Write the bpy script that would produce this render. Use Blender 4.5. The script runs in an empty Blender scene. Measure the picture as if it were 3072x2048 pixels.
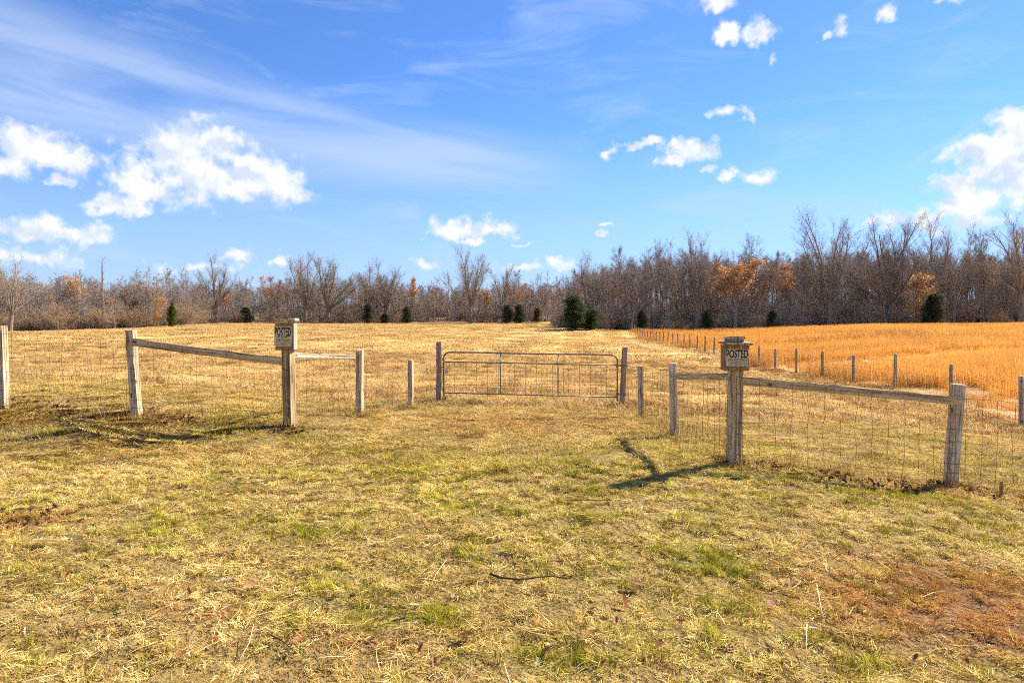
import bpy, math, random
import numpy as np
from mathutils import Vector, Matrix, Euler

random.seed(7)
RNG = np.random.default_rng(11)
scene = bpy.context.scene
COL = scene.collection

# ------------------------------------------------------------------ camera
CAM_Z, PITCH, FPX = 1.72, math.radians(1.65), 2048.0
cam_data = bpy.data.cameras.new('camera')
cam_data.sensor_width = 36.0
cam_data.lens = 24.0
cam_data.clip_start = 0.05
cam_data.clip_end = 5000
cam = bpy.data.objects.new('camera', cam_data)
cam.location = (0, 0, CAM_Z)
cam.rotation_euler = (math.pi / 2 - PITCH, 0, 0)
COL.objects.link(cam)
scene.camera = cam

# ------------------------------------------------------------------ render and exposure
scene.render.engine = 'CYCLES'
scene.view_settings.view_transform = 'Standard'
scene.view_settings.look = 'None'
scene.view_settings.gamma = 1.0
scene.view_settings.exposure = 1.28
cy = scene.cycles
cy.use_denoising = False
cy.use_adaptive_sampling = True
cy.adaptive_threshold = 0.04
cy.adaptive_min_samples = 16
cy.max_bounces = 4
cy.diffuse_bounces = 2
cy.glossy_bounces = 2
cy.transmission_bounces = 4
cy.transparent_max_bounces = 8
cy.caustics_reflective = False
cy.caustics_refractive = False
cy.sample_clamp_indirect = 4.0
cy.pixel_filter_type = 'BLACKMAN_HARRIS'
cy.filter_width = 1.0

# ------------------------------------------------------------------ sun
SUN_EL = math.radians(38.0)
SUN_AZ = math.atan2(0.80, 0.60)          # clockwise from +Y (view direction) towards +X
SUN = Vector((math.sin(SUN_AZ) * math.cos(SUN_EL), math.cos(SUN_AZ) * math.cos(SUN_EL), math.sin(SUN_EL)))
sl = bpy.data.lights.new('sun', 'SUN')
sl.energy = 5.0
sl.angle = math.radians(0.53)
sl.color = (1.0, 0.91, 0.75)
sun = bpy.data.objects.new('sun', sl)
sun.rotation_euler = SUN.to_track_quat('Z', 'Y').to_euler()
sun.location = (60, 45, 60)
COL.objects.link(sun)


# ------------------------------------------------------------------ node helper
class NT:
    def __init__(self, tree):
        self.t = tree
        tree.nodes.clear()

    def n(self, kind, ins=None, **props):
        nd = self.t.nodes.new(kind)
        for k, v in props.items():
            setattr(nd, k, v)
        for k, v in (ins or {}).items():
            s = nd.inputs[k]
            if isinstance(v, bpy.types.NodeSocket):
                self.t.links.new(v, s)
            elif isinstance(v, bpy.types.Node):
                self.t.links.new(v.outputs[0], s)
            else:
                s.default_value = v
        return nd

    def m(self, op, a, b=None, c=None, clamp=False):
        ins = {0: a}
        if b is not None: ins[1] = b
        if c is not None: ins[2] = c
        nd = self.n('ShaderNodeMath', ins, operation=op)
        nd.use_clamp = clamp
        return nd.outputs[0]

    def v(self, op, a, b=None, c=None):
        ins = {0: a}
        if b is not None: ins[1] = b
        if c is not None: ins[2] = c
        nd = self.n('ShaderNodeVectorMath', ins, operation=op)
        return nd.outputs['Value'] if op in ('LENGTH', 'DOT_PRODUCT', 'DISTANCE') else nd.outputs[0]

    def mix(self, f, a, b, blend='MIX'):
        nd = self.n('ShaderNodeMix', data_type='RGBA', blend_type=blend)
        for i, val in ((0, f), (6, a), (7, b)):
            s = nd.inputs[i]
            if isinstance(val, bpy.types.NodeSocket):
                self.t.links.new(val, s)
            else:
                s.default_value = val if i == 0 or len(val) == 4 else (*val, 1)
        return nd.outputs[2]

    def ramp(self, f, stops, interp='LINEAR'):
        nd = self.n('ShaderNodeValToRGB', {0: f})
        cr = nd.color_ramp
        cr.interpolation = interp
        while len(cr.elements) > 1:
            cr.elements.remove(cr.elements[-1])
        for i, (p, c) in enumerate(stops):
            e = cr.elements[0] if i == 0 else cr.elements.new(p)
            e.position = p
            e.color = (*c, 1) if len(c) == 3 else c
        return nd.outputs[0]

    def smooth(self, x, a, b):
        nd = self.n('ShaderNodeMapRange', {0: x, 1: a, 2: b, 3: 0.0, 4: 1.0}, interpolation_type='SMOOTHSTEP')
        return nd.outputs[0]

    def noise(self, vec, scale, detail=4, rough=0.55, dist=0.0):
        return self.n('ShaderNodeTexNoise', {'Vector': vec, 'Scale': scale, 'Detail': detail, 'Roughness': rough, 'Distortion': dist}).outputs[0]

    def link(self, a, b):
        self.t.links.new(a, b)


# ------------------------------------------------------------------ world: sky, cirrus and cumulus
world = bpy.data.worlds.new('World')
scene.world = world
world.use_nodes = True
W = NT(world.node_tree)
sky = W.n('ShaderNodeTexSky', sky_type='NISHITA', sun_disc=False, sun_elevation=SUN_EL, sun_rotation=SUN_AZ,
          altitude=300.0, air_density=1.0, dust_density=0.1, ozone_density=2.0)
geo = W.n('ShaderNodeTexCoord')
D = W.v('NORMALIZE', geo.outputs['Generated'])
sep = W.n('ShaderNodeSeparateXYZ', {0: D})
az = W.m('ARCTAN2', sep.outputs[0], sep.outputs[1])
el = W.m('ARCSINE', sep.outputs[2])
AE = W.n('ShaderNodeCombineXYZ', {0: az, 1: el, 2: 0.0}).outputs[0]
WARP = W.v('MULTIPLY_ADD', W.n('ShaderNodeTexNoise', {'Vector': D, 'Scale': 34.0, 'Detail': 3.0, 'Roughness': 0.6}).outputs[1], (0.052, 0.034, 0.0), (-0.026, -0.017, 0.0))
AEW = W.v('ADD', AE, WARP)


def sky_at(px, py):
    a = math.atan((px - 1536) / FPX)
    return a, math.atan((965 - py) / FPX * math.cos(a))


def blob(px, py, rx, ry, bias=0.0):
    a, e = sky_at(px, py)
    c = math.cos(a)
    ia, ie = 1 / (rx / FPX * c * c), 1 / (ry / FPX * c)
    n_ = W.v('MULTIPLY_ADD', AEW, (ia, ie, 0), (-a * ia, -e * ie, 0))
    ln = W.v('LENGTH', n_)
    return W.m('ADD', ln, bias) if bias else ln


CUMULUS = [(560, 520, 200, 100), (655, 440, 95, 62), (590, 440, 120, 60), (770, 535, 150, 75), (450, 555, 110, 60), (850, 570, 95, 52),
           (500, 470, 95, 70), (370, 620, 95, 32), (420, 640, 50, 18),
           (55, 440, 120, 68), (160, 445, 110, 60), (20, 500, 90, 45), (250, 490, 55, 55), (195, 535, 45, 30, .1),
           (110, 690, 110, 42), (270, 703, 75, 30), (20, 680, 90, 40), (100, 770, 240, 42, .42),
           (1420, 682, 115, 34), (1500, 690, 55, 25), (1420, 722, 45, 13, .2), (1578, 730, 30, 13, .2), (1800, 704, 32, 14, .2), (1815, 680, 30, 10, .45),
           (1890, 445, 85, 18, .05), (1955, 430, 38, 20, .1), (1820, 462, 30, 20, .15), (2085, 458, 75, 36), (2015, 480, 45, 14, .1), (2040, 440, 40, 20, .3),
           (2190, 525, 28, 26, .2), (2280, 535, 62, 26, .15), (2130, 515, 50, 14, .4),
           (2185, 340, 62, 22, .1), (2235, 360, 25, 20, .3),
           (2180, 102, 42, 40), (2262, 108, 52, 42, .1), (2150, 15, 62, 34, .1), (2315, 188, 22, 24, .3), (2512, 100, 26, 38, .15), (2470, 122, 30, 14, .4),
           (2640, 52, 46, 34, .25), (2840, 12, 80, 16, .4),
           (2900, 605, 130, 46), (3050, 560, 120, 64), (2690, 655, 130, 40, .3), (3040, 395, 100, 66), (2950, 455, 115, 42), (3010, 500, 150, 80), (2870, 565, 90, 38), (3070, 610, 60, 40, .1), (2750, 645, 120, 40, .25), (2900, 672, 170, 32, .3), (2830, 610, 50, 22, .3),
           (720, 770, 90, 34, .4), (840, 775, 60, 24, .48), (1290, 795, 70, 26, .4), (1690, 795, 90, 34, .35), (1560, 800, 200, 24, .55), (600, 800, 300, 28, .55)]


def chain(lo, hi):
    """distance to the nearest of the clouds between two image columns"""
    d_ = None
    for b in CUMULUS:
        if lo - 260 <= b[0] <= hi + 260:
            q = blob(*b)
            d_ = q if d_ is None else W.m('SMOOTH_MIN', d_, q, 0.10)
    return d_


big = W.noise(D, 17.0, 3, 0.55)
fine = W.noise(D, 48.0, 4, 0.55)
lump = W.m('ADD', W.m('MULTIPLY', W.m('SUBTRACT', big, 0.5), 1.3), W.m('MULTIPLY', W.m('SUBTRACT', fine, 0.5), 1.9))
# self shading: density towards the sun compared with the density here
off = (math.sin(SUN_AZ) * 0.010, 0.0, 0.014)
fine_up = W.noise(W.v('ADD', D, off), 48.0, 4, 0.58)
big_up = W.noise(W.v('ADD', D, off), 17.0, 2, 0.55)
relief = W.m('ADD', W.m('MULTIPLY', W.m('SUBTRACT', big, big_up), 2.6), W.m('SUBTRACT', fine, fine_up))
def line_frame(x0, y0, x1, y1):
    a0, e0 = sky_at(x0, y0)
    a1, e1 = sky_at(x1, y1)
    L = math.hypot(a1 - a0, e1 - e0)
    ux, uy = (a1 - a0) / L, (e1 - e0) / L
    p = W.v('SUBTRACT', AE, (a0, e0, 0))
    return W.v('DOT_PRODUCT', p, (ux / L, uy / L, 0)), W.v('DOT_PRODUCT', p, (-uy, ux, 0))


u, vv = line_frame(-150, 150, 1800, 525)
streak = W.noise(W.n('ShaderNodeCombineXYZ', {0: W.m('MULTIPLY', u, 2.4), 1: W.m('MULTIPLY', vv, 22.0), 2: 0.3}).outputs[0], 1.0, 5, 0.55, 0.4)
width = W.m('MULTIPLY_ADD', u, -0.062, 0.105)
band = W.m('SUBTRACT', 1.0, W.smooth(W.m('DIVIDE', W.m('ABSOLUTE', vv), W.m('MAXIMUM', width, 0.012)), 0.25, 1.1))
band = W.m('MULTIPLY', band, W.m('SUBTRACT', 1.0, W.smooth(u, 0.75, 1.05)))
cir1 = W.m('MULTIPLY', band, W.smooth(streak, 0.22, 0.70))
cv = W.v('MULTIPLY', AE, (4.0, 17.0, 1.0))
wisps = W.noise(cv, 1.15, 5, 0.58, 0.8)
cir2 = W.m('MULTIPLY', W.smooth(wisps, 0.46, 0.78), 0.60)
u2, v2 = line_frame(2690, 520, 3005, 318)
trail = W.m('MULTIPLY', W.m('SUBTRACT', 1.0, W.smooth(W.m('ABSOLUTE', v2), 0.0015, W.m('MULTIPLY_ADD', u2, -0.004, 0.0075))),
            W.m('MULTIPLY', W.smooth(u2, 0.0, 0.15), W.m('SUBTRACT', 1.0, W.smooth(u2, 0.8, 1.0))))
trail = W.m('MULTIPLY', trail, 0.42)
cirrus = W.m('MULTIPLY', W.m('MAXIMUM', W.m('MAXIMUM', cir1, cir2), trail), 0.66, clamp=True)

WHITE = 4.25
skyc = W.mix(1.0, sky.outputs[0], (0.345, 0.52, 0.80), 'MULTIPLY')
low = W.m('SUBTRACT', 1.0, W.smooth(el, -0.06, 0.30))
skyc = W.mix(W.m('MULTIPLY', low, 0.90), skyc, (0.50 * WHITE, 0.67 * WHITE, 0.97 * WHITE))
pale = W.mix(cirrus, skyc, (0.60 * WHITE, 0.74 * WHITE, 1.0 * WHITE))
above = W.smooth(el, 0.0, 0.04)


def view_part(lo, hi):
    dens = W.m('ADD', W.m('SUBTRACT', 1.10, chain(lo, hi)), lump)
    cum_a = W.smooth(dens, -0.16, 0.74)
    lit = W.m('MULTIPLY_ADD', relief, 1.9, 0.50)
    lit = W.m('ADD', lit, W.m('MULTIPLY', W.m('SUBTRACT', 0.55, W.m('MINIMUM', dens, 1.2)), 0.30), clamp=True)
    cum_c = W.ramp(lit, [(0.0, (0.70 * WHITE, 0.79 * WHITE, 0.93 * WHITE)), (0.35, (0.84 * WHITE, 0.90 * WHITE, 0.98 * WHITE)), (0.72, (0.97 * WHITE, 0.98 * WHITE, WHITE)), (1.0, (WHITE, WHITE, WHITE))])
    return W.n('ShaderNodeBackground', {'Color': W.mix(W.m('MULTIPLY', cum_a, above), pale, cum_c), 'Strength': 0.10})


# the rest of the dome goes on with the same sort of scattered clouds
wide = W.noise(W.v('MULTIPLY', D, (1, 1, 2.2)), 3.4, 4, 0.55)
rest = W.mix(W.m('MULTIPLY', W.smooth(wide, 0.58, 0.66), above), W.mix(0.12, skyc, (0.66 * WHITE, 0.80 * WHITE, 1.02 * WHITE)), (WHITE, WHITE, WHITE))
cut1, cut2 = sky_at(1150, 500)[0], sky_at(2000, 500)[0]
bg_view = W.n('ShaderNodeMixShader', {0: W.m('LESS_THAN', az, cut1), 1: W.n('ShaderNodeMixShader', {0: W.m('LESS_THAN', az, cut2), 1: view_part(2000, 3800), 2: view_part(1150, 2000)}), 2: view_part(-900, 1150)})
bg_rest = W.n('ShaderNodeBackground', {'Color': rest, 'Strength': 0.10})
inside = W.m('MULTIPLY', W.m('LESS_THAN', W.m('ABSOLUTE', az), 0.80), W.m('LESS_THAN', W.m('ABSOLUTE', W.m('SUBTRACT', el, 0.29)), 0.30))
wo = W.n('ShaderNodeOutputWorld', {0: W.n('ShaderNodeMixShader', {0: inside, 1: bg_rest, 2: bg_view})})
world.cycles.sampling_method = 'NONE'


# ------------------------------------------------------------------ projection helpers (layout was measured from the photograph)
SP, CP = math.sin(PITCH), math.cos(PITCH)


def P(px, py, d):
    """the point of the place at depth d that stands at pixel (px, py)"""
    a, b = (px - 1536) / FPX, (1024 - py) / FPX
    return np.array([d * a, d * (CP + b * SP), CAM_Z + d * (-SP + b * CP)])


def vnoise(x, y, seed=0):
    xi, yi = np.floor(x).astype(np.int64), np.floor(y).astype(np.int64)
    fx, fy = x - xi, y - yi
    fx, fy = fx * fx * (3 - 2 * fx), fy * fy * (3 - 2 * fy)

    def h(i, j):
        k = (i * 374761393 + j * 668265263 + seed * 974711) & 0x7fffffff
        k = ((k ^ (k >> 13)) * 1274126177) & 0x7fffffff
        return ((k ^ (k >> 16)) & 0xffff) / 65535.0
    a = h(xi, yi) * (1 - fx) + h(xi + 1, yi) * fx
    b = h(xi, yi + 1) * (1 - fx) + h(xi + 1, yi + 1) * fx
    return a * (1 - fy) + b * fy


def fbm(x, y, seed=0, octv=4):
    s, a, t = 0.0, 0.5, 0.0
    for o in range(octv):
        s = s + a * vnoise(x * 2 ** o, y * 2 ** o, seed + o * 17)
        t += a
        a *= 0.5
    return s / t


# posts: (base px, base py, depth, top px, top py)
LP = [(12, 1217, 10.6, 8, 977), (412, 1240, 10.4, 397, 990), (871, 1274, 10.8, 866, 964), (1079, 1255, 13.0, 1081, 1050), (1232, 1224, 15.0, 1232, 1079), (1316, 1202, 16.4, 1317, 1025)]
RP = [(1866, 1221, 16.6, 1874, 1041), (1923, 1257, 13.7, 1919, 1096), (2023, 1312, 10.6, 2017, 1089), (2200, 1388, 8.3, 2205, 1010), (2852, 1466, 8.55, 2868, 1151), (3390, 1480, 8.7, 3405, 1160)]
FP_PX = [(3070, 1284, 17.0), (2857, 1199, 22.8), (2688, 1162, 26.1), (2562, 1148, 29.2), (2468, 1134, 32.3), (2390, 1118, 35.4), (2327, 1108, 38.4), (2278, 1100, 41.2)]

ctrl = [P(a, b, d) for a, b, d, _, _ in LP + RP] + [P(*t) for t in FP_PX]
ctrl += [(0, 0, 0), (-4, 2, .08), (4, 2, -.12), (2.6, 3.4, -.12), (-3, 4, .03), (0, 5, 0), (0, 9, -.06), (-6, 7, .05), (-4.31, 10.2, .04), (-5.11, 9.6, .0), (-5.59, 9.24, .0), (-6.9, 9.85, .08), (-8.2, 9.3, .12), (-7.5, 10.75, .36), (-4.6, 10.85, .22), (5.5, 5.5, -.30), (8, 4, -.5), (-12, 6, .4), (-16, 12, .55), (0, 13, -.12),
         (0, -8, .0), (-15, -8, .3), (12, -6, -.5), (20, 8, -1.1),
         (0, 22, -.45), (-8, 22, -.25), (8, 24, -.75), (-20, 22, .2), (0, 40, -.65), (-20, 40, 0), (10, 45, -.85), (0, 70, -.35), (-35, 70, .5), (14, 70, -.75), (0, 110, .45), (-40, 110, .75), (20, 100, -.45)]
ctrl += [P(*t) for t in [(60, 996, 116), (300, 988, 118), (530, 978, 130), (800, 971, 188), (1100, 968, 195), (1400, 967, 197), (1640, 965, 197), (1730, 987, 110), (1870, 987, 148), (2050, 994, 118), (2250, 990, 112), (2420, 991, 112), (2560, 984, 98), (2800, 982, 92), (3100, 981, 90), (3400, 981, 90),
                         (2600, 1010, 60), (3000, 1015, 55), (3000, 1100, 30), (2300, 1030, 60), (-300, 1000, 116)]]
ctrl += [(-90, 240, 5.0), (0, 260, 5.5), (90, 260, 6.5), (120, 180, 4.5), (-160, 160, 3.6), (160, 120, 2.8), (-60, 160, 1.3), (60, 170, 1.2), (150, 40, -.2), (-120, 40, .9), (0, 420, 6.0), (-300, 300, 6), (300, 300, 6), (-300, 0, 1), (300, 0, -1), (0, -60, 0), (200, -60, -1), (-200, -60, .5), (-320, 600, 6), (320, 600, 6)]
CT = np.array(ctrl, float)


def _phi(r2):
    return r2 * np.log(np.maximum(r2, 1e-12)) * .5


_n = len(CT)
_K = _phi(((CT[:, None, :2] - CT[None, :, :2]) ** 2).sum(-1)) + np.eye(_n) * 1.0
_Q = np.c_[np.ones(_n), CT[:, :2]]
_A = np.block([[_K, _Q], [_Q.T, np.zeros((3, 3))]])
_S = np.linalg.solve(_A, np.r_[CT[:, 2], np.zeros(3)])


def gz(x, y):
    x, y = np.atleast_1d(np.asarray(x, float)), np.atleast_1d(np.asarray(y, float))
    sh = x.shape
    x, y = x.ravel(), y.ravel()
    z = np.empty_like(x)
    for i in range(0, len(x), 20000):
        sl_ = slice(i, i + 20000)
        q = np.c_[x[sl_], y[sl_]]
        r2 = ((q[:, None, :] - CT[None, :, :2]) ** 2).sum(-1)
        z[sl_] = _phi(r2) @ _S[:_n] + _S[_n] + q @ _S[_n + 1:]
    r = np.hypot(x, y)
    near = 1 / (1 + (r / 45) ** 2)
    z += near * (0.050 * (fbm(x * 1.1, y * 1.1, 3, 4) - .5) + 0.070 * (fbm(x * 4.0, y * 4.0, 9, 3) - .5))
    z += 0.16 * (fbm(x * .16, y * .16, 5, 3) - .5) * np.clip((r - 10) / 20, 0, 1)
    z += 0.16 * (fbm(x * .8, y * .8, 6, 3) - .5) * np.clip((r - 14) / 10, 0, 1) * np.clip((120 - r) / 40, 0, 1)
    return z.reshape(sh)


def gz1(x, y):
    return float(gz([x], [y])[0])


def ground_px(px, py):
    """ground point seen at a pixel (marched along the line of sight)"""
    d = np.geomspace(2.2, 230, 900)
    a, b = (px - 1536) / FPX, (1024 - py) / FPX
    x, y, z = d * a, d * (CP + b * SP), CAM_Z + d * (-SP + b * CP)
    h = gz(x, y)
    k = int(np.argmax(z <= h))
    return np.array([x[k], y[k], h[k]]), d[k]


EDGE = np.array([(-600, 116), (0, 118), (400, 122), (560, 135), (640, 175), (800, 190), (1650, 197), (1690, 122), (1760, 116), (2050, 122), (2350, 116), (2500, 122), (3072, 118), (3700, 116)], float)


def edge_depth(x, y):
    px = 1536 + FPX * x / np.maximum(y, 1e-3)
    return np.interp(px, EDGE[:, 0], EDGE[:, 1])


FENCE_LINE = np.array([[14.6, -40], [12.75, 17.0], [14.72, 22.8], [14.7, 26.1], [14.65, 32], [14.8, 41], [14.9, 50], [16.4, 72], [19.5, 110], [23.8, 150], [28, 190]])


def fence_x(y):
    return np.interp(y, FENCE_LINE[:, 1], FENCE_LINE[:, 0])


def sedge_amount(x, y):
    """how much of the ground belongs to the tall orange grass"""
    s = np.clip((x - fence_x(y) - .15) / .5, 0, 1)
    s = s * np.clip((y - 17.3 + (x - 12.7) * .1) / 2.0, 0, 1)
    return s * (y < edge_depth(x, y) - 4)


# colour regions of the foreground turf: px, py, half width and height in px, strength
GREEN = [(1000, 1350, 90, 14, .9), (720, 1295, 260, 26, .55), (900, 1315, 110, 22, .7), (250, 1290, 160, 20, .45), (1750, 1368, 130, 22, .7), (1450, 1390, 420, 45, .34), (1200, 1420, 320, 40, .3),
         (2180, 1420, 180, 26, .45), (1980, 1330, 60, 14, .4), (2120, 1545, 200, 36, .4), (2700, 1492, 190, 10, 1.0), (2560, 1512, 130, 14, .6), (2300, 1500, 260, 24, .4), (2690, 1600, 50, 14, .8), (2880, 1625, 130, 18, .6),
         (2200, 1705, 130, 26, .9), (2060, 1660, 130, 30, .55), (2620, 1760, 80, 50, .75), (2330, 1820, 260, 80, .5), (2500, 1950, 320, 90, .55), (2850, 2000, 160, 50, .6), (2150, 1950, 260, 80, .5),
         (1200, 1858, 130, 30, 1.0), (1070, 1868, 60, 22, .7), (1650, 1985, 150, 50, .85), (1830, 1990, 80, 40, .7), (330, 1830, 90, 26, .55), (100, 2000, 160, 40, .3), (1950, 1330, 60, 12, .3), (870, 1620, 160, 26, .5),
         (1000, 1560, 400, 60, .2), (1500, 1560, 500, 90, .22), (640, 1430, 200, 18, .15), (1260, 1730, 260, 50, .2), (1750, 1500, 260, 50, .25), (220, 1410, 100, 14, .4), (480, 1555, 30, 14, .7), (1380, 1480, 60, 20, .4), (1230, 1430, 60, 20, .5), (560, 1990, 200, 50, .22)]
DRY = [(330, 1380, 420, 40, .8), (1450, 1290, 520, 42, .8), (2800, 1660, 300, 50, .6), (2500, 1620, 260, 30, .4), (1950, 1520, 120, 22, .7), (150, 1580, 200, 50, .3), (100, 1850, 200, 60, .5), (120, 1740, 180, 30, .4), (2450, 1780, 120, 30, .6), (1130, 1450, 140, 14, .6)]
BROWN = [(2860, 1790, 260, 85, 1.3), (2720, 1840, 320, 110, 1.0), (3000, 1890, 200, 80, 1.2), (2960, 1750, 200, 60, 1.0), (2600, 1680, 160, 26, .5), (1550, 1272, 420, 30, .55), (60, 1562, 150, 34, .8), (620, 1345, 500, 20, .25), (1000, 1368, 90, 10, .8), (120, 1560, 120, 26, .5), (60, 1255, 260, 12, .7), (420, 1258, 240, 10, .7), (1180, 1925, 170, 30, .45), (550, 1840, 120, 24, .35), (2900, 1480, 260, 14, .5), (1740, 1030, 2, 2, 0)]


def blobs_world(lst):
    out = []
    for px, py, rx, ry, s in lst:
        c, d = ground_px(px, py)
        t, _ = ground_px(px, py - ry)
        b_, _ = ground_px(px, py + ry)
        out.append((c[0], c[1], rx * d / FPX, max(abs(t[1] - b_[1]) / 2, .12), s))
    return out


GREEN, DRY, BROWN = blobs_world(GREEN), blobs_world(DRY), blobs_world(BROWN)


def field_of(lst, x, y):
    s = np.zeros_like(x)
    wob = 1 + .9 * (fbm(x * 1.6, y * 1.6, 40, 3) - .5)
    for cx, cy_, rx, ry, w in lst:
        q = ((x - cx) / rx) ** 2 + ((y - cy_) / ry) ** 2
        s = np.maximum(s, w * np.exp(-q * .8 * wob))
    return s


def turf(x, y):
    """green, dry and brown shares of the turf at points"""
    n1 = fbm(x * .9, y * .9, 21, 4)
    n2 = fbm(x * 3.1, y * 3.1, 23, 3)
    near = np.clip((14.5 - y) / 4, 0, 1)
    g = .78 * field_of(GREEN, x, y) + near * (np.clip((n1 - .42) * 1.3, 0, .3) + np.clip((n2 - .53) * 1.4, 0, .26) + .05)
    d_ = field_of(DRY, x, y)
    g = np.clip(g * (1 - d_ * .85), 0, 1)
    b_ = field_of(BROWN, x, y)
    g = np.clip(g * (1 - b_ * .6), 0, 1)
    g += (1 - near) * np.clip((n1 - .52) * .9, 0, .22)
    fx = fence_x(y) - x
    b_ = np.maximum(b_, np.where((y > 17) & (fx > -.4) & (fx < 1.6), .8 * np.exp(-((fx - .4) / .7) ** 2), 0))
    b_ = np.maximum(b_, (y > 15) * np.clip((fbm(x * .35, y * .35, 31, 4) - .52) * 2.4, 0, .45))
    return g, d_, b_


# ------------------------------------------------------------------ mesh helpers
def mesh_np(name, verts, tris, mat=None, attrs=None, smooth=False):
    me = bpy.data.meshes.new(name)
    v, t = np.ascontiguousarray(verts, np.float32), np.ascontiguousarray(tris, np.int32)
    k = t.shape[1]
    me.vertices.add(len(v))
    me.vertices.foreach_set('co', v.ravel())
    me.loops.add(t.size)
    me.loops.foreach_set('vertex_index', t.ravel())
    me.polygons.add(len(t))
    me.polygons.foreach_set('loop_start', np.arange(0, t.size, k, dtype=np.int32))
    if smooth:
        me.polygons.foreach_set('use_smooth', np.ones(len(t), bool))
    for an, (typ, data) in (attrs or {}).items():
        a = me.attributes.new(an, typ, 'POINT')
        key = {'FLOAT': 'value', 'INT': 'value', 'FLOAT_VECTOR': 'vector', 'FLOAT_COLOR': 'color'}[typ]
        a.data.foreach_set(key, np.ascontiguousarray(data, np.int32 if typ == 'INT' else np.float32).ravel())
    if mat: me.materials.append(mat)
    me.update()
    me.validate()
    return me


def obj(name, me, parent=None, loc=None, rot=None, link=True):
    o = bpy.data.objects.new(name, me)
    if link: COL.objects.link(o)
    if parent is not None: o.parent = parent
    if loc is not None: o.location = loc
    if rot is not None: o.rotation_euler = rot
    return o


def tag(o, label=None, cat=None, group=None, kind=None):
    if label: o['label'] = label
    if cat: o['category'] = cat
    if group: o['group'] = group
    if kind: o['kind'] = kind
    return o


def thing(name, label, cat, loc=(0, 0, 0), rot=(0, 0, 0), group=None):
    o = obj(name, None, loc=loc, rot=rot)
    o.empty_display_size = .2
    return tag(o, label, cat, group)


class MB:
    """collects quads and triangles for one mesh"""
    def __init__(s):
        s.v, s.f = [], []

    def tube(s, pts, radii, sides=6, cap=True):
        pts = [Vector(p) for p in pts]
        if not hasattr(radii, '__len__'): radii = [radii] * len(pts)
        base = len(s.v)
        ref = Vector((.37, .71, .6)).normalized()
        for i, p in enumerate(pts):
            t = (pts[min(i + 1, len(pts) - 1)] - pts[max(i - 1, 0)]).normalized()
            a = t.cross(ref)
            if a.length < 1e-4: a = t.cross(Vector((1, 0, 0)))
            a.normalize()
            b = t.cross(a)
            for k in range(sides):
                an = 2 * math.pi * k / sides
                s.v.append(p + (a * math.cos(an) + b * math.sin(an)) * radii[i])
        for i in range(len(pts) - 1):
            for k in range(sides):
                q = base + i * sides
                s.f.append((q + k, q + (k + 1) % sides, q + sides + (k + 1) % sides, q + sides + k))
        if cap:
            s.f.append(tuple(base + k for k in reversed(range(sides))))
            s.f.append(tuple(base + (len(pts) - 1) * sides + k for k in range(sides)))
        return s

    def prism(s, poly, h0, h1, axis='z'):
        """extrude a 2-D outline between two heights"""
        b = len(s.v)
        n = len(poly)
        for h in (h0, h1):
            for x, y in poly:
                s.v.append(Vector((x, y, h)) if axis == 'z' else Vector((x, h, y)))
        for k in range(n):
            s.f.append((b + k, b + (k + 1) % n, b + n + (k + 1) % n, b + n + k))
        s.f.append(tuple(b + k for k in reversed(range(n))))
        s.f.append(tuple(b + n + k for k in range(n)))
        return s

    def box(s, x0, x1, y0, y1, z0, z1, c=.004):
        """box with chamfered upright edges and a softened rim"""
        def ring(z, i):
            X0, X1, Y0, Y1 = x0 + i, x1 - i, y0 + i, y1 - i
            return [(X0 + c, Y0, z), (X1 - c, Y0, z), (X1, Y0 + c, z), (X1, Y1 - c, z), (X1 - c, Y1, z), (X0 + c, Y1, z), (X0, Y1 - c, z), (X0, Y0 + c, z)]
        b = len(s.v)
        for z, i in ((z0, c), (z0 + c, 0), (z1 - c, 0), (z1, c)):
            s.v += [Vector(p) for p in ring(z, i)]
        for r in range(3):
            for k in range(8):
                q = b + r * 8
                s.f.append((q + k, q + (k + 1) % 8, q + 8 + (k + 1) % 8, q + 8 + k))
        s.f.append(tuple(b + k for k in reversed(range(8))))
        s.f.append(tuple(b + 24 + k for k in range(8)))
        return s

    def mesh(s, name, mat, smooth=False):
        me = bpy.data.meshes.new(name)
        me.from_pydata([tuple(p) for p in s.v], [], s.f)
        if smooth:
            me.polygons.foreach_set('use_smooth', [True] * len(me.polygons))
        me.materials.append(mat)
        me.update()
        return me


def beam_mesh(name, length, w, d, mat, seed, sink=0.0, rough=.004, top_slope=0.0, twist=0.0):
    """a weathered timber along local z, chamfered, slightly uneven"""
    r = random.Random(seed)
    n = max(4, int(length / .16))
    mb = MB()
    c = .010
    sec = [(-w / 2 + c, -d / 2), (w / 2 - c, -d / 2), (w / 2, -d / 2 + c), (w / 2, d / 2 - c), (w / 2 - c, d / 2), (-w / 2 + c, d / 2), (-w / 2, d / 2 - c), (-w / 2, -d / 2 + c)]
    bow = r.uniform(-1, 1) * .004 * length
    for i in range(n + 1):
        t = i / n
        z = -sink + (length + sink) * t
        a = twist * t
        k = 1.0 - (.03 if i in (0, n) else 0)
        for x, y in sec:
            X, Y = x * k + r.uniform(-rough, rough) * .5, y * k + r.uniform(-rough, rough) * .5
            X, Y = X * math.cos(a) - Y * math.sin(a), X * math.sin(a) + Y * math.cos(a)
            zz = z + (top_slope * y if i == n else 0) + (r.uniform(-.004, .002) if i == n else 0)
            mb.v.append(Vector((X + bow * math.sin(math.pi * t), Y, zz)))
    for i in range(n):
        for k in range(8):
            q = i * 8
            mb.f.append((q + k, q + (k + 1) % 8, q + 8 + (k + 1) % 8, q + 8 + k))
    mb.f.append(tuple(reversed(range(8))))
    mb.f.append(tuple(n * 8 + k for k in range(8)))
    return mb.mesh(name, mat)


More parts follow.
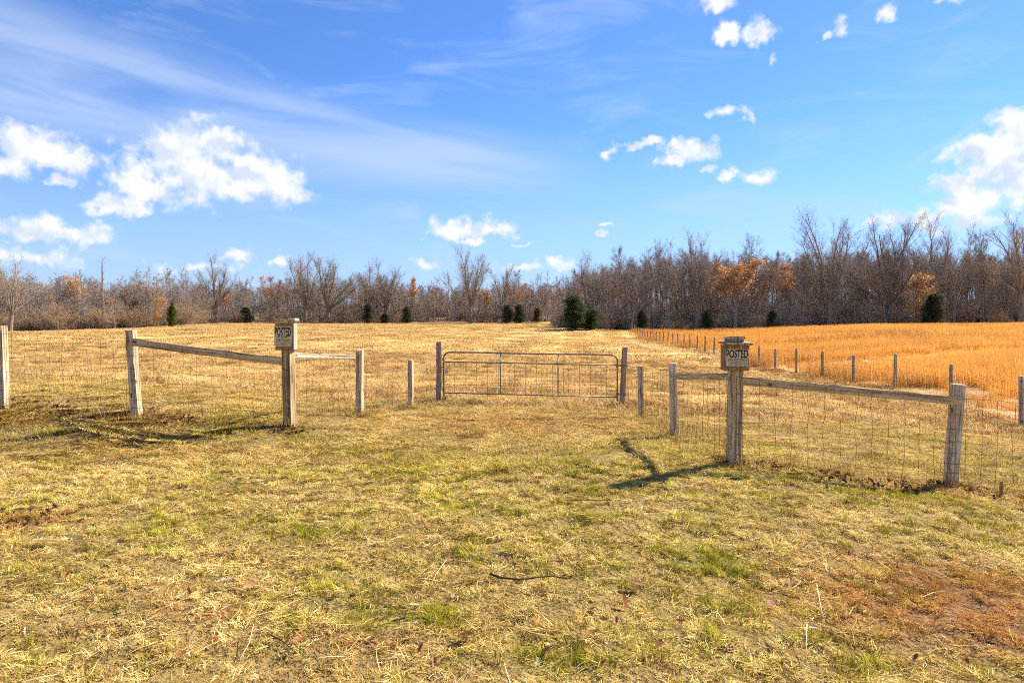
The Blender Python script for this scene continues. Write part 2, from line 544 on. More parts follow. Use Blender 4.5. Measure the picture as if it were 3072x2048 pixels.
# ------------------------------------------------------------------ materials
def new_mat(name):
    m = bpy.data.materials.new(name)
    m.use_nodes = True
    return m, NT(m.node_tree)


def finish(n, bsdf):
    n.n('ShaderNodeOutputMaterial', {0: bsdf})


def principled(n, col, rough=.8, normal=None, metal=0.0, spec=.3):
    ins = {'Base Color': col if isinstance(col, bpy.types.NodeSocket) else (*col, 1), 'Roughness': rough, 'Metallic': metal, 'Specular IOR Level': spec}
    if normal is not None: ins['Normal'] = normal
    return n.n('ShaderNodeBsdfPrincipled', ins)


def wood_mat(name, dark, mid, pale, streak=.5, seed=0.0):
    m, n = new_mat(name)
    tc = n.n('ShaderNodeTexCoord').outputs['Object']
    oi = n.n('ShaderNodeObjectInfo').outputs['Random']
    shift = n.n('ShaderNodeCombineXYZ', {0: n.m('MULTIPLY', oi, 7.0), 1: n.m('MULTIPLY', oi, 3.1), 2: n.m('MULTIPLY', oi, 11.0)}).outputs[0]
    p = n.v('ADD', tc, shift)
    warp = n.n('ShaderNodeTexNoise', {'Vector': n.v('MULTIPLY', p, (4, 4, 1.4)), 'Scale': 1.0, 'Detail': 2.0}).outputs[1]
    q = n.v('ADD', p, n.v('MULTIPLY', n.v('SUBTRACT', warp, (.5, .5, .5)), (.07, .07, .0)))
    rings = n.noise(n.v('MULTIPLY', q, (34, 34, .9)), 1.0, 3, .55)
    grain = n.noise(n.v('MULTIPLY', q, (150, 150, 3.0)), 1.0, 4, .6)
    patch = n.noise(n.v('MULTIPLY', p, (5, 5, 1.2)), 1.0, 4, .6)
    knot_v = n.n('ShaderNodeTexVoronoi', {'Vector': n.v('MULTIPLY', q, (5.5, 5.5, 2.6)), 'Scale': 1.0}).outputs[0]
    knot = n.m('SUBTRACT', 1.0, n.smooth(knot_v, .06, .15))
    f = n.m('ADD', n.m('MULTIPLY', rings, .75), n.m('MULTIPLY', grain, .35))
    col = n.ramp(f, [(.34, dark), (.46, tuple(.5 * (a + b) for a, b in zip(dark, mid))), (.52, mid), (.68, pale)])
    col = n.mix(n.m('MULTIPLY', n.smooth(patch, .52, .70), streak), col, dark)
    col = n.mix(n.m('MULTIPLY', knot, .85), col, tuple(c * .35 for c in dark))
    bump = n.n('ShaderNodeBump', {'Strength': .55, 'Distance': .006, 'Height': n.m('ADD', f, n.m('MULTIPLY', grain, .5))}).outputs[0]
    finish(n, principled(n, col, .85, bump, spec=.2))
    return m


M = {}
M['post'] = wood_mat('weathered_post_wood', (.11, .055, .025), (.48, .355, .215), (.74, .62, .45), .6)
M['sign_post'] = wood_mat('dark_grained_post_wood', (.06, .028, .012), (.38, .25, .13), (.64, .49, .30), .65)
M['rail'] = wood_mat('weathered_rail_wood', (.09, .045, .018), (.46, .32, .16), (.68, .52, .30), .3)
M['grey_post'] = wood_mat('grey_gate_post_wood', (.10, .06, .035), (.30, .215, .14), (.48, .37, .26), .3)
M['box_wood'] = wood_mat('brown_box_wood', (.10, .045, .015), (.30, .16, .06), (.45, .27, .11), .25)
M['pale_and_sunlit'] = wood_mat('pale_box_wood', (.16, .11, .065), (.40, .32, .21), (.58, .49, .36), .3)  # pale rail wood; on the left box it paints the sunlit parts
M['far_post'] = wood_mat('far_post_wood', (.12, .08, .05), (.36, .27, .18), (.55, .45, .33), .3)


def plain(name, col, rough=.6, metal=0.0, spec=.3, var=.25, scale=40.0, bump=0.0):
    m, n = new_mat(name)
    tc = n.n('ShaderNodeTexCoord').outputs['Object']
    f = n.noise(tc, scale, 5, .6)
    c = n.mix(n.smooth(f, .3, .7), tuple(x * (1 - var) for x in col), tuple(min(1, x * (1 + var)) for x in col))
    nm = n.n('ShaderNodeBump', {'Strength': bump, 'Distance': .003, 'Height': f}).outputs[0] if bump else None
    finish(n, principled(n, c, rough, nm, metal, spec))
    return m


M['wire'] = plain('rusty_wire', (.085, .05, .032), .6, .3, .4, .5, 60)
M['gate'] = plain('brown_gate_steel', (.24, .17, .125), .5, .1, .4, .55, 14, .3)
M['zinc'] = plain('zinc_steel', (.42, .42, .42), .4, .7, .5, .3, 60)
M['chain'] = plain('dull_chain_steel', (.16, .14, .12), .45, .6, .5, .3, 60)
M['ink'] = plain('black_ink', (.018, .014, .012), .7, 0, .2, .3, 80)
M['faded_ink'] = plain('faded_ink', (.12, .09, .06), .7, 0, .2, .3, 80)
M['hole'] = plain('dark_bucket_plastic', (.02, .015, .012), .6, 0, .3, .3, 30)
M['rim'] = plain('pale_rim_plastic', (.55, .52, .46), .6, 0, .3, .2, 30)

m, n = new_mat('sign_paper')
tc = n.n('ShaderNodeTexCoord').outputs['Object']
f1 = n.noise(tc, 14, 4, .6)
f2 = n.noise(n.v('MULTIPLY', tc, (6, 6, 60)), 1.0, 3, .6)
c = n.ramp(f1, [(.3, (.52, .39, .20)), (.5, (.68, .53, .30)), (.7, (.78, .65, .42))])
c = n.mix(n.m('MULTIPLY', n.smooth(f2, .5, .7), .35), c, (.38, .27, .14))
finish(n, principled(n, c, .8, spec=.2))
M['paper'] = m


def blade_mat(name, dry, green, brown, transl=.4, gloss=.04):
    """grass: colour by blade, share of green, brown and tone by tuft"""
    m, n = new_mat(name)
    a = lambda nm, t='GEOMETRY': n.n('ShaderNodeAttribute', attribute_name=nm, attribute_type=t).outputs['Fac']
    r1, r2 = a('rnd'), a('rnd2')
    g, br, tone = a('g', 'INSTANCER'), a('br', 'INSTANCER'), a('tone', 'INSTANCER')
    k = len(dry) - 1
    dc = n.ramp(r1, [(i / k, c) for i, c in enumerate(dry)])
    k = len(green) - 1
    gc = n.ramp(r1, [(i / k, c) for i, c in enumerate(green)])
    k = len(brown) - 1
    bc = n.ramp(r1, [(i / k, c) for i, c in enumerate(brown)])
    c = n.mix(n.m('LESS_THAN', r2, n.m('MULTIPLY', br, .8)), dc, bc)
    c = n.mix(n.m('GREATER_THAN', r2, n.m('SUBTRACT', 1.0, n.m('MULTIPLY', g, .95))), c, gc)
    c = n.mix(1.0, c, n.n('ShaderNodeCombineColor', {0: tone, 1: tone, 2: tone}).outputs[0], 'MULTIPLY')
    d = n.n('ShaderNodeBsdfDiffuse', {0: c})
    t = n.n('ShaderNodeBsdfTranslucent', {0: c})
    s = n.n('ShaderNodeMixShader', {0: transl, 1: d, 2: t})
    finish(n, s)
    return m


DRYC = [(.13, .075, .025), (.38, .245, .075), (.66, .455, .15), (.83, .615, .24), (.93, .76, .40)]
GRNC = [(.11, .10, .010), (.28, .25, .022), (.48, .42, .038), (.66, .58, .09)]
BRNC = [(.13, .05, .015), (.30, .125, .035), (.48, .22, .06), (.60, .32, .10)]
M['turf'] = blade_mat('turf_blades', DRYC, GRNC, BRNC, .28)
M['hay'] = blade_mat('hay_stubble', [(.26, .145, .04), (.54, .345, .125), (.67, .46, .19), (.78, .57, .265), (.86, .69, .38)], [(.28, .23, .05), (.40, .33, .08), (.50, .42, .12), (.55, .46, .14)], [(.16, .07, .025), (.30, .15, .055), (.44, .24, .09), (.52, .31, .13)], .36)
M['sedge'] = blade_mat('orange_broom_sedge', [(.45, .195, .042), (.67, .295, .056), (.78, .37, .076), (.84, .45, .115), (.88, .575, .22)], [(.30, .22, .05), (.4, .3, .08)], [(.20, .09, .035), (.36, .18, .07), (.48, .28, .12)], .48)
M['litter'] = blade_mat('leaf_litter', [(.09, .045, .022), (.18, .085, .04), (.28, .15, .075), (.42, .27, .15)], [(.1, .1, .03), (.2, .2, .04)], BRNC, .25)

# ground sheet
m, n = new_mat('field_soil_and_thatch')
tc = n.n('ShaderNodeTexCoord').outputs['Object']
vc = n.n('ShaderNodeAttribute', attribute_name='col', attribute_type='GEOMETRY').outputs['Color']
f1 = n.noise(tc, 24.0, 3, .7)
f2 = n.noise(tc, 3.0, 3, .65)
f3 = n.noise(n.v('MULTIPLY', tc, (1, .35, 1)), .55, 4, .65)
k = n.m('ADD', n.m('MULTIPLY', f1, .9), n.m('ADD', n.m('MULTIPLY', f2, .5), n.m('MULTIPLY', f3, .3)))
tone = n.ramp(k, [(.45, (.45, .42, .38)), (.85, (1, 1, 1)), (1.2, (1.25, 1.22, 1.15))])
c = n.mix(1.0, vc, tone, 'MULTIPLY')
bump = n.n('ShaderNodeBump', {'Strength': .9, 'Distance': .05, 'Height': n.m('ADD', f1, n.m('MULTIPLY', f2, 1.5))}).outputs[0]
finish(n, principled(n, c, .95, bump, spec=.1))
M['ground'] = m

# bark, twigs, evergreen
def bark_mat(name, c0, c1):
    m, n = new_mat(name)
    tc = n.n('ShaderNodeTexCoord').outputs['Object']
    oi = n.n('ShaderNodeObjectInfo').outputs['Random']
    f = n.noise(n.v('MULTIPLY', tc, (7, 7, 1.2)), 1.0, 5, .65)
    c = n.mix(n.smooth(f, .3, .7), c0, c1)
    tn = n.m('MULTIPLY_ADD', oi, .5, .75)
    c = n.mix(1.0, c, n.n('ShaderNodeCombineColor', {0: tn, 1: tn, 2: tn}).outputs[0], 'MULTIPLY')
    finish(n, n.n('ShaderNodeBsdfDiffuse', {0: c}))
    return m


def twig_mat(name, cols, transl=0.0):
    """one tint per tree, a little variation from twig to twig"""
    m, n = new_mat(name)
    oi = n.n('ShaderNodeObjectInfo').outputs['Random']
    r1 = n.n('ShaderNodeAttribute', attribute_name='rnd', attribute_type='GEOMETRY').outputs['Fac']
    k = len(cols) - 1
    c = n.ramp(oi, [(i / k, c_) for i, c_ in enumerate(cols)])
    tn = n.m('MULTIPLY_ADD', r1, .8, .6)
    c = n.mix(1.0, c, n.n('ShaderNodeCombineColor', {0: tn, 1: tn, 2: tn}).outputs[0], 'MULTIPLY')
    d = n.n('ShaderNodeBsdfDiffuse', {0: c})
    if transl:
        d = n.n('ShaderNodeMixShader', {0: transl, 1: d, 2: n.n('ShaderNodeBsdfTranslucent', {0: c})})
    finish(n, d)
    return m


M['bark'] = bark_mat('grey_brown_bark', (.15, .12, .095), (.34, .275, .215))
M['twig'] = twig_mat('bare_twigs', [(.33, .285, .245), (.42, .36, .305), (.37, .31, .25), (.44, .375, .31), (.36, .32, .28)])
M['red_twig'] = twig_mat('reddish_twigs', [(.43, .29, .215), (.39, .285, .22), (.47, .31, .21), (.41, .32, .25)])
M['bud'] = twig_mat('budding_twig_tips', [(.54, .27, .11), (.50, .25, .12), (.48, .24, .12)], .35)
M['brown_leaf'] = twig_mat('clinging_brown_leaves', [(.62, .35, .14), (.56, .31, .13), (.64, .41, .19)], .4)
M['brush'] = twig_mat('brush_stems', [(.34, .24, .15), (.42, .27, .165), (.38, .29, .19), (.45, .31, .19)])
M['cedar'] = twig_mat('cedar_needles', [(.075, .095, .042), (.095, .108, .048), (.10, .10, .056), (.115, .112, .056)], .32)
M['pine'] = twig_mat('yellow_green_needles', [(.10, .12, .025), (.13, .14, .03)], .2)


# ------------------------------------------------------------------ ground sheet
def axis(lo, hi, n_, near, c=0.0):
    """sinh-spaced samples, dense round c"""
    k = np.linspace(math.asinh((lo - c) / near), math.asinh((hi - c) / near), n_)
    return c + near * np.sinh(k)


gx = axis(-420, 420, 430, 5.0)
gy = axis(-60, 640, 470, 5.5, 5.0)
X, Y = np.meshgrid(gx, gy)
Z = gz(X, Y)
xf, yf = X.ravel(), Y.ravel()
g_, d_, b_ = turf(xf, yf)
sd = sedge_amount(xf, yf)
ed = edge_depth(xf, yf)
woods = np.clip((yf - ed + 3) / 4, 0, 1) * (yf > 60)
mown = np.clip((yf - 14) / 5, 0, 1)


def lerp(a, b, t):
    return a + (np.asarray(b) - a) * t[:, None]


colr = np.tile(np.array([.24, .15, .055]), (len(xf), 1))
colr = lerp(colr, (.22, .19, .045), np.clip(g_ * .9, 0, .8))
colr = lerp(colr, (.36, .25, .11), d_ * .5)
colr = lerp(colr, (.58, .385, .125), mown)
stripe = .5 + .5 * np.sin((xf - .09 * yf) * 3.4 + 1.6 * fbm(xf * .1, yf * .1, 70, 2))
colr = lerp(colr, (.72, .51, .20), mown * stripe * .7)
colr = lerp(colr, (.36, .20, .075), mown * .45 * (.5 + .5 * np.sin((xf - .09 * yf) * 1.15 + 1.0)) ** 3)
colr = lerp(colr, (.20, .095, .04), b_ * .75)
colr = lerp(colr, (.42, .20, .06), sd)
colr = lerp(colr, (.62, .42, .20), sd * (fbm(xf * .07, yf * .16, 55, 4) > .54))
colr = lerp(colr, (.24, .155, .09), woods)
nx, ny = len(gx), len(gy)
ii = np.arange(nx * ny).reshape(ny, nx)
quads = np.stack([ii[:-1, :-1], ii[:-1, 1:], ii[1:, 1:], ii[1:, :-1]], -1).reshape(-1, 4)
me = mesh_np('field_ground', np.c_[xf, yf, Z.ravel()], quads, M['ground'], {'col': ('FLOAT_COLOR', np.c_[colr, np.ones(len(colr))])}, smooth=True)
tag(obj('field_ground', me), 'rolling farm field with mown hay, dry turf and woodland floor', 'ground', kind='structure')


# ------------------------------------------------------------------ instanced grass
def patch_mesh(name, mat, seed, n_, radius, L, width, tilt, droop=.5, lift=0.0, uniform_disc=True, zoff=-.006, square=False):
    """a patch of n_ separate curved blades, three faces each"""
    r = np.random.default_rng(seed)
    if square:
        bx, by = r.uniform(-radius, radius, n_), r.uniform(-radius, radius, n_)
    else:
        rr = radius * np.sqrt(r.random(n_))
        th = r.random(n_) * 2 * np.pi
        bx, by = rr * np.cos(th), rr * np.sin(th)
    ln = r.uniform(L[0], L[1], n_)
    ti = np.radians(r.uniform(tilt[0], tilt[1], n_))
    ti2 = np.clip(ti + droop * r.uniform(.2, 1.0, n_), 0, np.radians(100))
    a = r.random(n_) * 2 * np.pi
    dx, dy = np.cos(a), np.sin(a)
    a2 = a + r.uniform(-.5, .5, n_)
    base = np.c_[bx, by, zoff + lift * r.random(n_)]
    mid = base + np.c_[dx * np.sin(ti), dy * np.sin(ti), np.cos(ti)] * (ln * .55)[:, None]
    tip = mid + np.c_[np.cos(a2) * np.sin(ti2), np.sin(a2) * np.sin(ti2), np.cos(ti2)] * (ln * .45)[:, None]
    wv = np.c_[-dy, dx, r.uniform(-.5, .5, n_)] * (width * r.uniform(.6, 1.2, n_) * .5)[:, None]
    V = np.stack([base - wv, base + wv, mid + wv * .8, mid - wv * .8, tip], 1).reshape(-1, 3)
    k = np.arange(n_)[:, None] * 5
    T = np.concatenate([k + [0, 1, 2], k + [0, 2, 3], k + [3, 2, 4]], 1).reshape(-1, 3)
    k_s = .5 / max(width, .004) ** .5
    gr_ = np.clip((vnoise(bx * k_s + 9, by * k_s + 9, seed) - .5) * 1.7 + .5, 0, 1)
    r1, r2 = np.repeat(np.clip(.5 * r.random(n_) + .5 * gr_, 0, 1), 5), np.repeat(r.random(n_), 5)
    return mesh_np(name, V, T, mat, {'rnd': ('FLOAT', r1), 'rnd2': ('FLOAT', r2)})


def leaf_outline(r, s):
    """lobed oak-leaf outline, length about s"""
    pts = []
    for i, (t, w) in enumerate([(0, .03), (.14, .10), (.24, .27), (.33, .14), (.46, .36), (.56, .17), (.70, .34), (.80, .16), (.92, .16), (1.0, .0)]):
        pts.append((t - .5, w * (.8 + .4 * r.random())))
    right = [(y * s * .85, x * s) for x, y in pts]
    left = [(-y * s * .85 * (.8 + .4 * r.random()), x * s) for x, y in pts[-2:0:-1]]
    return right, left


def leaf_mesh(name, mat, seed, s, curl):
    r = random.Random(seed)
    right, left = leaf_outline(r, s)
    mb = MB()
    nr = len(right)
    z = lambda x, y: curl * (abs(x) / s * 1.4) ** 1.3 * s + curl * .5 * (y / s + .2) ** 2 * s + r.uniform(0, .04) * s
    for x, y in right + left:
        mb.v.append(Vector((x, y, z(x, y))))
    spine = []
    for i in range(nr):
        spine.append(len(mb.v))
        mb.v.append(Vector((0, right[i][1], curl * .5 * (right[i][1] / s + .2) ** 2 * s)))
    for i in range(nr - 1):
        mb.f.append((spine[i], i, i + 1, spine[i + 1]))
    lidx = [nr - 1] + [nr + j for j in range(len(left))] + [0]
    for i in range(len(lidx) - 1):
        j = nr - 1 - i
        if j - 1 >= 0:
            mb.f.append((spine[j], lidx[i], lidx[i + 1], spine[j - 1]))
    return mb.mesh(name, mat)


def scatter(name, label, cat, protos, pts, rotz, scl, idx, attrs, tilt=None):
    """one object of 'stuff' whose points carry copies of the patch meshes"""
    n_ = len(pts)
    rx = np.zeros(n_) if tilt is None else tilt[:, 0]
    ry = np.zeros(n_) if tilt is None else tilt[:, 1]
    at = {'rot': ('FLOAT_VECTOR', np.c_[rx, ry, rotz]), 'scl': ('FLOAT', scl), 'idx': ('INT', idx)}
    for k, v_ in attrs.items():
        at[k] = ('FLOAT', v_)
    me_ = mesh_np(name, pts, np.zeros((0, 3), int), None, at)
    o = obj(name, me_)
    tag(o, label, cat, kind='stuff')
    pc = bpy.data.collections.new(name + '_patches')
    for i, pm in enumerate(protos):
        pc.objects.link(bpy.data.objects.new('%s_patch_%02d' % (name, i), pm))
    ng = bpy.data.node_groups.new(name + '_scatter', 'GeometryNodeTree')
    ng.interface.new_socket('Geometry', in_out='INPUT', socket_type='NodeSocketGeometry')
    ng.interface.new_socket('Geometry', in_out='OUTPUT', socket_type='NodeSocketGeometry')
    g = NT(ng)
    gi = g.n('NodeGroupInput')
    go = g.n('NodeGroupOutput')
    ci = g.n('GeometryNodeCollectionInfo', {0: pc, 1: True, 2: True})
    na = lambda nm, t: g.n('GeometryNodeInputNamedAttribute', {0: nm}, data_type=t).outputs[0]
    e2r = g.n('FunctionNodeEulerToRotation', {0: na('rot', 'FLOAT_VECTOR')})
    sc = g.n('ShaderNodeCombineXYZ', {0: na('scl', 'FLOAT'), 1: na('scl', 'FLOAT'), 2: na('scl', 'FLOAT')})
    ip = g.n('GeometryNodeInstanceOnPoints', {'Points': gi.outputs[0], 'Instance': ci.outputs[0], 'Pick Instance': True, 'Instance Index': na('idx', 'INT'), 'Rotation': e2r.outputs[0], 'Scale': sc.outputs[0]})
    g.link(ip.outputs[0], go.inputs[0])
    md = o.modifiers.new('scatter', 'NODES')
    md.node_group = ng
    return o


def slope_tilt(x, y):
    e = .15
    return np.c_[np.arctan2(gz(x, y + e) - gz(x, y - e), 2 * e), -np.arctan2(gz(x + e, y) - gz(x - e, y), 2 * e)]


def area_points(d0, d1, density, half=.80, margin=1.0, xlim=None, seed=1):
    """random points over the ground between two distances, a little wider than the view"""
    r = np.random.default_rng(seed)
    cx = half * d1 + margin
    n_ = int(density * (d1 - d0) * 2 * cx)
    x, y = r.uniform(-cx, cx, n_), r.uniform(d0, d1, n_)
    k = np.abs(x) < half * y + margin
    return x[k], y[k], r


# --- near turf: every blade placed and coloured by itself
def blades_np(r, x, y, L, width, ti, droop, lift, zoff=-.006):
    n_ = len(x)
    a = vnoise(x * 9.0, y * 9.0, 93) * 12.6 + r.normal(0, .75, n_)
    dx, dy = np.cos(a), np.sin(a)
    a2 = a + r.uniform(-.5, .5, n_)
    ti2 = np.clip(ti + droop * r.uniform(.2, 1.0, n_), 0, np.radians(100))
    base = np.c_[x, y, gz(x, y) + zoff + lift]
    mid = base + np.c_[dx * np.sin(ti), dy * np.sin(ti), np.cos(ti)] * (L * .55)[:, None]
    tip = mid + np.c_[np.cos(a2) * np.sin(ti2), np.sin(a2) * np.sin(ti2), np.cos(ti2)] * (L * .45)[:, None]
    wv = np.c_[-dy, dx, r.uniform(-.5, .5, n_)] * (width * .5)[:, None]
    V = np.stack([base - wv, base + wv, mid + wv * .8, mid - wv * .8, tip], 1).reshape(-1, 3)
    k = np.arange(n_)[:, None] * 5
    return V, np.concatenate([k + [0, 1, 2], k + [0, 2, 3], k + [3, 2, 4]], 1).reshape(-1, 3)


def ramp_np(stops, t):
    s_ = np.array(stops)
    p = np.linspace(0, 1, len(s_))
    return np.stack([np.interp(t, p, s_[:, c]) for c in range(3)], 1)


NEAR = 8.2
r = np.random.default_rng(51)
cand = 660000
y = 2.35 + (NEAR - 2.35) * r.random(cand) ** .62
x = r.uniform(-1, 1, cand) * (.80 * y + .5)
g_, d_, b_ = turf(x, y)
clump = np.clip((fbm(x * 9.0, y * 9.0, 61, 3) - .5) * 1.5 + .5, 0, 1)
bald = fbm(x * 2.4, y * 2.4, 63, 3)
k = r.random(cand) < np.clip(2.4 * (clump - .22), .15, 1) * np.clip(1.5 - 1.3 * np.clip(bald - .45, 0, 1) * 2, .3, 1)
x, y, g_, d_, b_, clump, bald = [q[k] for q in (x, y, g_, d_, b_, clump, bald)]
nb = len(x)
u_ = r.random(nb)
gmix = np.clip((fbm(x * 5.0, y * 5.0, 95, 3) - .5) * 2.2 + .95, .2, 1.7)
green = r.random(nb) < np.clip(g_ * gmix * (.55 + .9 * clump), 0, .95)
flat = ~green & (u_ < .66)
straw = ~green & (u_ > .982)
ti = np.radians(np.where(green, r.uniform(4, 58, nb), np.where(flat | straw, r.uniform(70, 93, nb), r.uniform(20, 76, nb))))
tall = .22 + 1.45 * clump + .6 * np.clip(g_ - .4, 0, 1)
L = np.where(green, r.uniform(.035, .095, nb), np.where(straw, r.uniform(.10, .26, nb), np.where(flat, r.uniform(.04, .11, nb), r.uniform(.035, .095, nb)))) * tall * .68
wd = r.uniform(.0020, .0042, nb) * np.where(straw, 1.15, 1) * (.85 + .05 * y)
V, T = blades_np(r, x, y, L, wd, ti, np.where(green, .8, np.where(flat | straw, .12, .6)), np.where(flat | straw, r.uniform(0, .034, nb), 0))
grain = np.clip((.6 * vnoise(x * 24, y * 24, 91) + .4 * vnoise(x * 11, y * 11, 92) - .5) * 1.9 + .5, 0, 1)
tn = np.clip(.42 * r.random(nb) + .58 * grain, 0, 1)
cd = ramp_np(DRYC, tn)
cb = ramp_np(BRNC, tn)
cg = ramp_np(GRNC, tn)
isb = r.random(nb) < np.clip(b_ * .9 + .09, 0, .95)
cc = np.where(isb[:, None], cb, cd)
cc = np.where(green[:, None], cg, cc)
cc = np.where((straw & ~isb)[:, None], ramp_np(DRYC[2:], tn), cc)
cc *= (r.uniform(.84, 1.22, nb) * (.72 + .62 * fbm(x * 1.3, y * 1.3, 89, 4)))[:, None]
cc = np.clip(cc, 0, .92)
m, n = new_mat('turf_blades_by_blade')
c = n.n('ShaderNodeAttribute', attribute_name='col', attribute_type='GEOMETRY').outputs['Color']
finish(n, n.n('ShaderNodeMixShader', {0: .20, 1: n.n('ShaderNodeBsdfDiffuse', {0: c}), 2: n.n('ShaderNodeBsdfTranslucent', {0: c})}))
me = mesh_np('turf_grass', V, T, m, {'col': ('FLOAT_COLOR', np.repeat(np.c_[cc, np.ones(nb)], 5, 0))})
tag(obj('turf_grass', me), 'short dry and green turf covering the near foreground', 'grass', kind='stuff')

# --- turf from there to the gate
turf_protos = [patch_mesh('turf_short', M['turf'], 100 + i, 680, .42, (.03, .075), .0058, (18, 76), .7) for i in range(3)]
turf_protos += [patch_mesh('turf_thatch', M['turf'], 110 + i, 700, .45, (.05, .13), .0062, (70, 92), .12, .018) for i in range(3)]
turf_protos += [patch_mesh('turf_tuft', M['turf'], 120 + i, 330, .17, (.035, .09), .0056, (5, 52), .7) for i in range(2)]
x, y, r = area_points(NEAR - .25, 18.0, 8.5, .82, 1.2, seed=5)
nb = len(x)
g_, d_, b_ = turf(x, y)
idx = np.where(r.random(nb) < .45, r.integers(0, 3, nb), r.integers(3, 6, nb))
tuftp = np.clip((g_ - .30) * 1.3, 0, .65)
idx = np.where(r.random(nb) < tuftp, r.integers(6, 8, nb), idx)
idx = np.where((d_ + b_ > .5) & (idx < 3), idx + 3, idx)
scl = r.uniform(.75, 1.2, nb)
tone = r.uniform(.80, 1.22, nb) * (1 - .30 * np.clip(fbm(x * 2.2, y * 2.2, 77, 3) - .5, 0, .5) * 2)
keep = (x < fence_x(y) - .3) | (y < 17)
pts = np.c_[x, y, gz(x, y)]
scatter('middle_turf_grass', 'dry and green turf between the near foreground and the gate', 'grass', turf_protos, pts[keep], (r.random(nb) * 6.283)[keep], scl[keep], idx[keep],
        {'g': np.clip(g_ + r.uniform(-.12, .12, nb), 0, 1)[keep], 'br': np.clip(b_ + r.uniform(-.05, .16, nb), 0, 1)[keep], 'tone': tone[keep]}, slope_tilt(x, y)[keep])

# --- mown hay, 16 to 75 m, then a coarser cover to the woods
hay1 = [patch_mesh('hay_near', M['hay'], 200 + i, 330, .55, (.07, .17), .009, (35, 90), .4, .03) for i in range(4)]
hay1 += [patch_mesh('hay_clump', M['hay'], 210 + i, 240, .26, (.09, .20), .009, (5, 65), .6, .02) for i in range(2)]
x, y, r = area_points(15.0, 46.0, 4.6, .80, 1.5, seed=6)
k = (x < fence_x(y) - .2)
x, y = x[k], y[k]
nb = len(x)
g_, d_, b_ = turf(x, y)
row = .5 + .5 * np.sin((x - .09 * y) * 3.4 + 1.6 * fbm(x * .1, y * .1, 70, 2))
idx = np.where(r.random(nb) < .25, r.integers(4, 6, nb), r.integers(0, 4, nb))
scatter('hay_stubble_grass', 'mown straw-coloured hay stubble beyond the gate', 'grass', hay1, np.c_[x, y, gz(x, y)], r.random(nb) * 6.283, r.uniform(.7, 1.25, nb) * (.75 + .5 * row), idx,
        {'g': np.clip(g_ * 1.4, 0, 1), 'br': np.clip(b_ + .32 * (.5 + .5 * np.sin((x - .09 * y) * 1.15 + 1.0)) ** 3 * np.clip((y - 18) / 15, 0, 1) + r.uniform(-.1, .18, nb) + np.clip((fbm(x * 1.1, y * 2.0, 81, 3) - .55) * 3.0, 0, .7), 0, 1), 'tone': r.uniform(.80, 1.15, nb) * (.70 + .62 * fbm(x * .9, y * 1.7, 83, 3)) * (.74 + .44 * row)}, slope_tilt(x, y))
hay2 = [patch_mesh('hay_far', M['hay'], 220 + i, 240, 1.5, (.09, .22), .03, (30, 88), .4, .04) for i in range(4)]
x, y, r = area_points(44.0, 200.0, .36, .80, 4, seed=8)
k = (x < fence_x(y) - .4) & (y < edge_depth(x, y) - 1)
x, y = x[k], y[k]
nb = len(x)
g_, d_, b_ = turf(x, y)
row = .5 + .5 * np.sin((x - .09 * y) * 3.4 + 1.6 * fbm(x * .1, y * .1, 70, 2))
scatter('far_hay_grass', 'straw-coloured mown field running back to the woods', 'grass', hay2, np.c_[x, y, gz(x, y)], r.random(nb) * 6.283, r.uniform(.75, 1.25, nb) * (.85 + .3 * row), r.integers(0, 4, nb),
        {'g': np.clip(g_, 0, 1), 'br': np.clip(b_ * .9 + .55 * (.5 + .5 * np.sin((x - .09 * y) * 1.15 + 1.0)) ** 3 * np.clip((140 - y) / 60, 0, 1) + r.uniform(-.1, .15, nb) + np.clip((fbm(x * .4, y * .8, 85, 3) - .56) * 2.4, 0, .5), 0, 1), 'tone': r.uniform(.82, 1.12, nb) * (.80 + .34 * fbm(x * .35, y * .7, 87, 3)) * (.64 + .58 * row)}, slope_tilt(x, y))

# --- orange broom sedge right of the long fence
sg = [patch_mesh('sedge_near', M['sedge'], 300 + i, 330, .75, (.30, .80), .0055, (0, 32), .35) for i in range(3)]
sg += [patch_mesh('sedge_far', M['sedge'], 310 + i, 330, 1.5, (.30, .75), .012, (0, 34), .35) for i in range(3)]
r = np.random.default_rng(9)
x1, y1 = r.uniform(12, 52, 6200), r.uniform(16.5, 50, 6200)
x2, y2 = r.uniform(12, 125, 11500), r.uniform(48, 135, 11500)
x, y = np.r_[x1, x2], np.r_[y1, y2]
far = np.r_[np.zeros(len(x1), bool), np.ones(len(x2), bool)]
bare = fbm(x * .07, y * .16, 55, 4)
k = (sedge_amount(x, y) > r.random(len(x))) & (x < .86 * y + 4) & ((bare < .55) | (r.random(len(x)) < .30))
x, y, far, bare = x[k], y[k], far[k], bare[k]
nb = len(x)
idx = r.integers(0, 3, nb) + 3 * far
brn = np.clip((fbm(x * .12, y * .2, 66, 4) - .46) * 2.2, 0, .7)
brn = np.maximum(brn, .75 * np.exp(-((x - fence_x(y) - .4) / .8) ** 2))
brn = np.maximum(brn, .8 * np.clip((y - edge_depth(x, y) + 22) / 14, 0, 1) * (x < 62))
scatter('broom_sedge_grass', 'tall orange broom sedge filling the field right of the long fence', 'grass', sg, np.c_[x, y, gz(x, y)], r.random(nb) * 6.283, r.uniform(.7, 1.15, nb) * np.where(bare > .55, .55, 1), idx,
        {'g': np.zeros(nb), 'br': brn, 'tone': r.uniform(.80, 1.10, nb)})

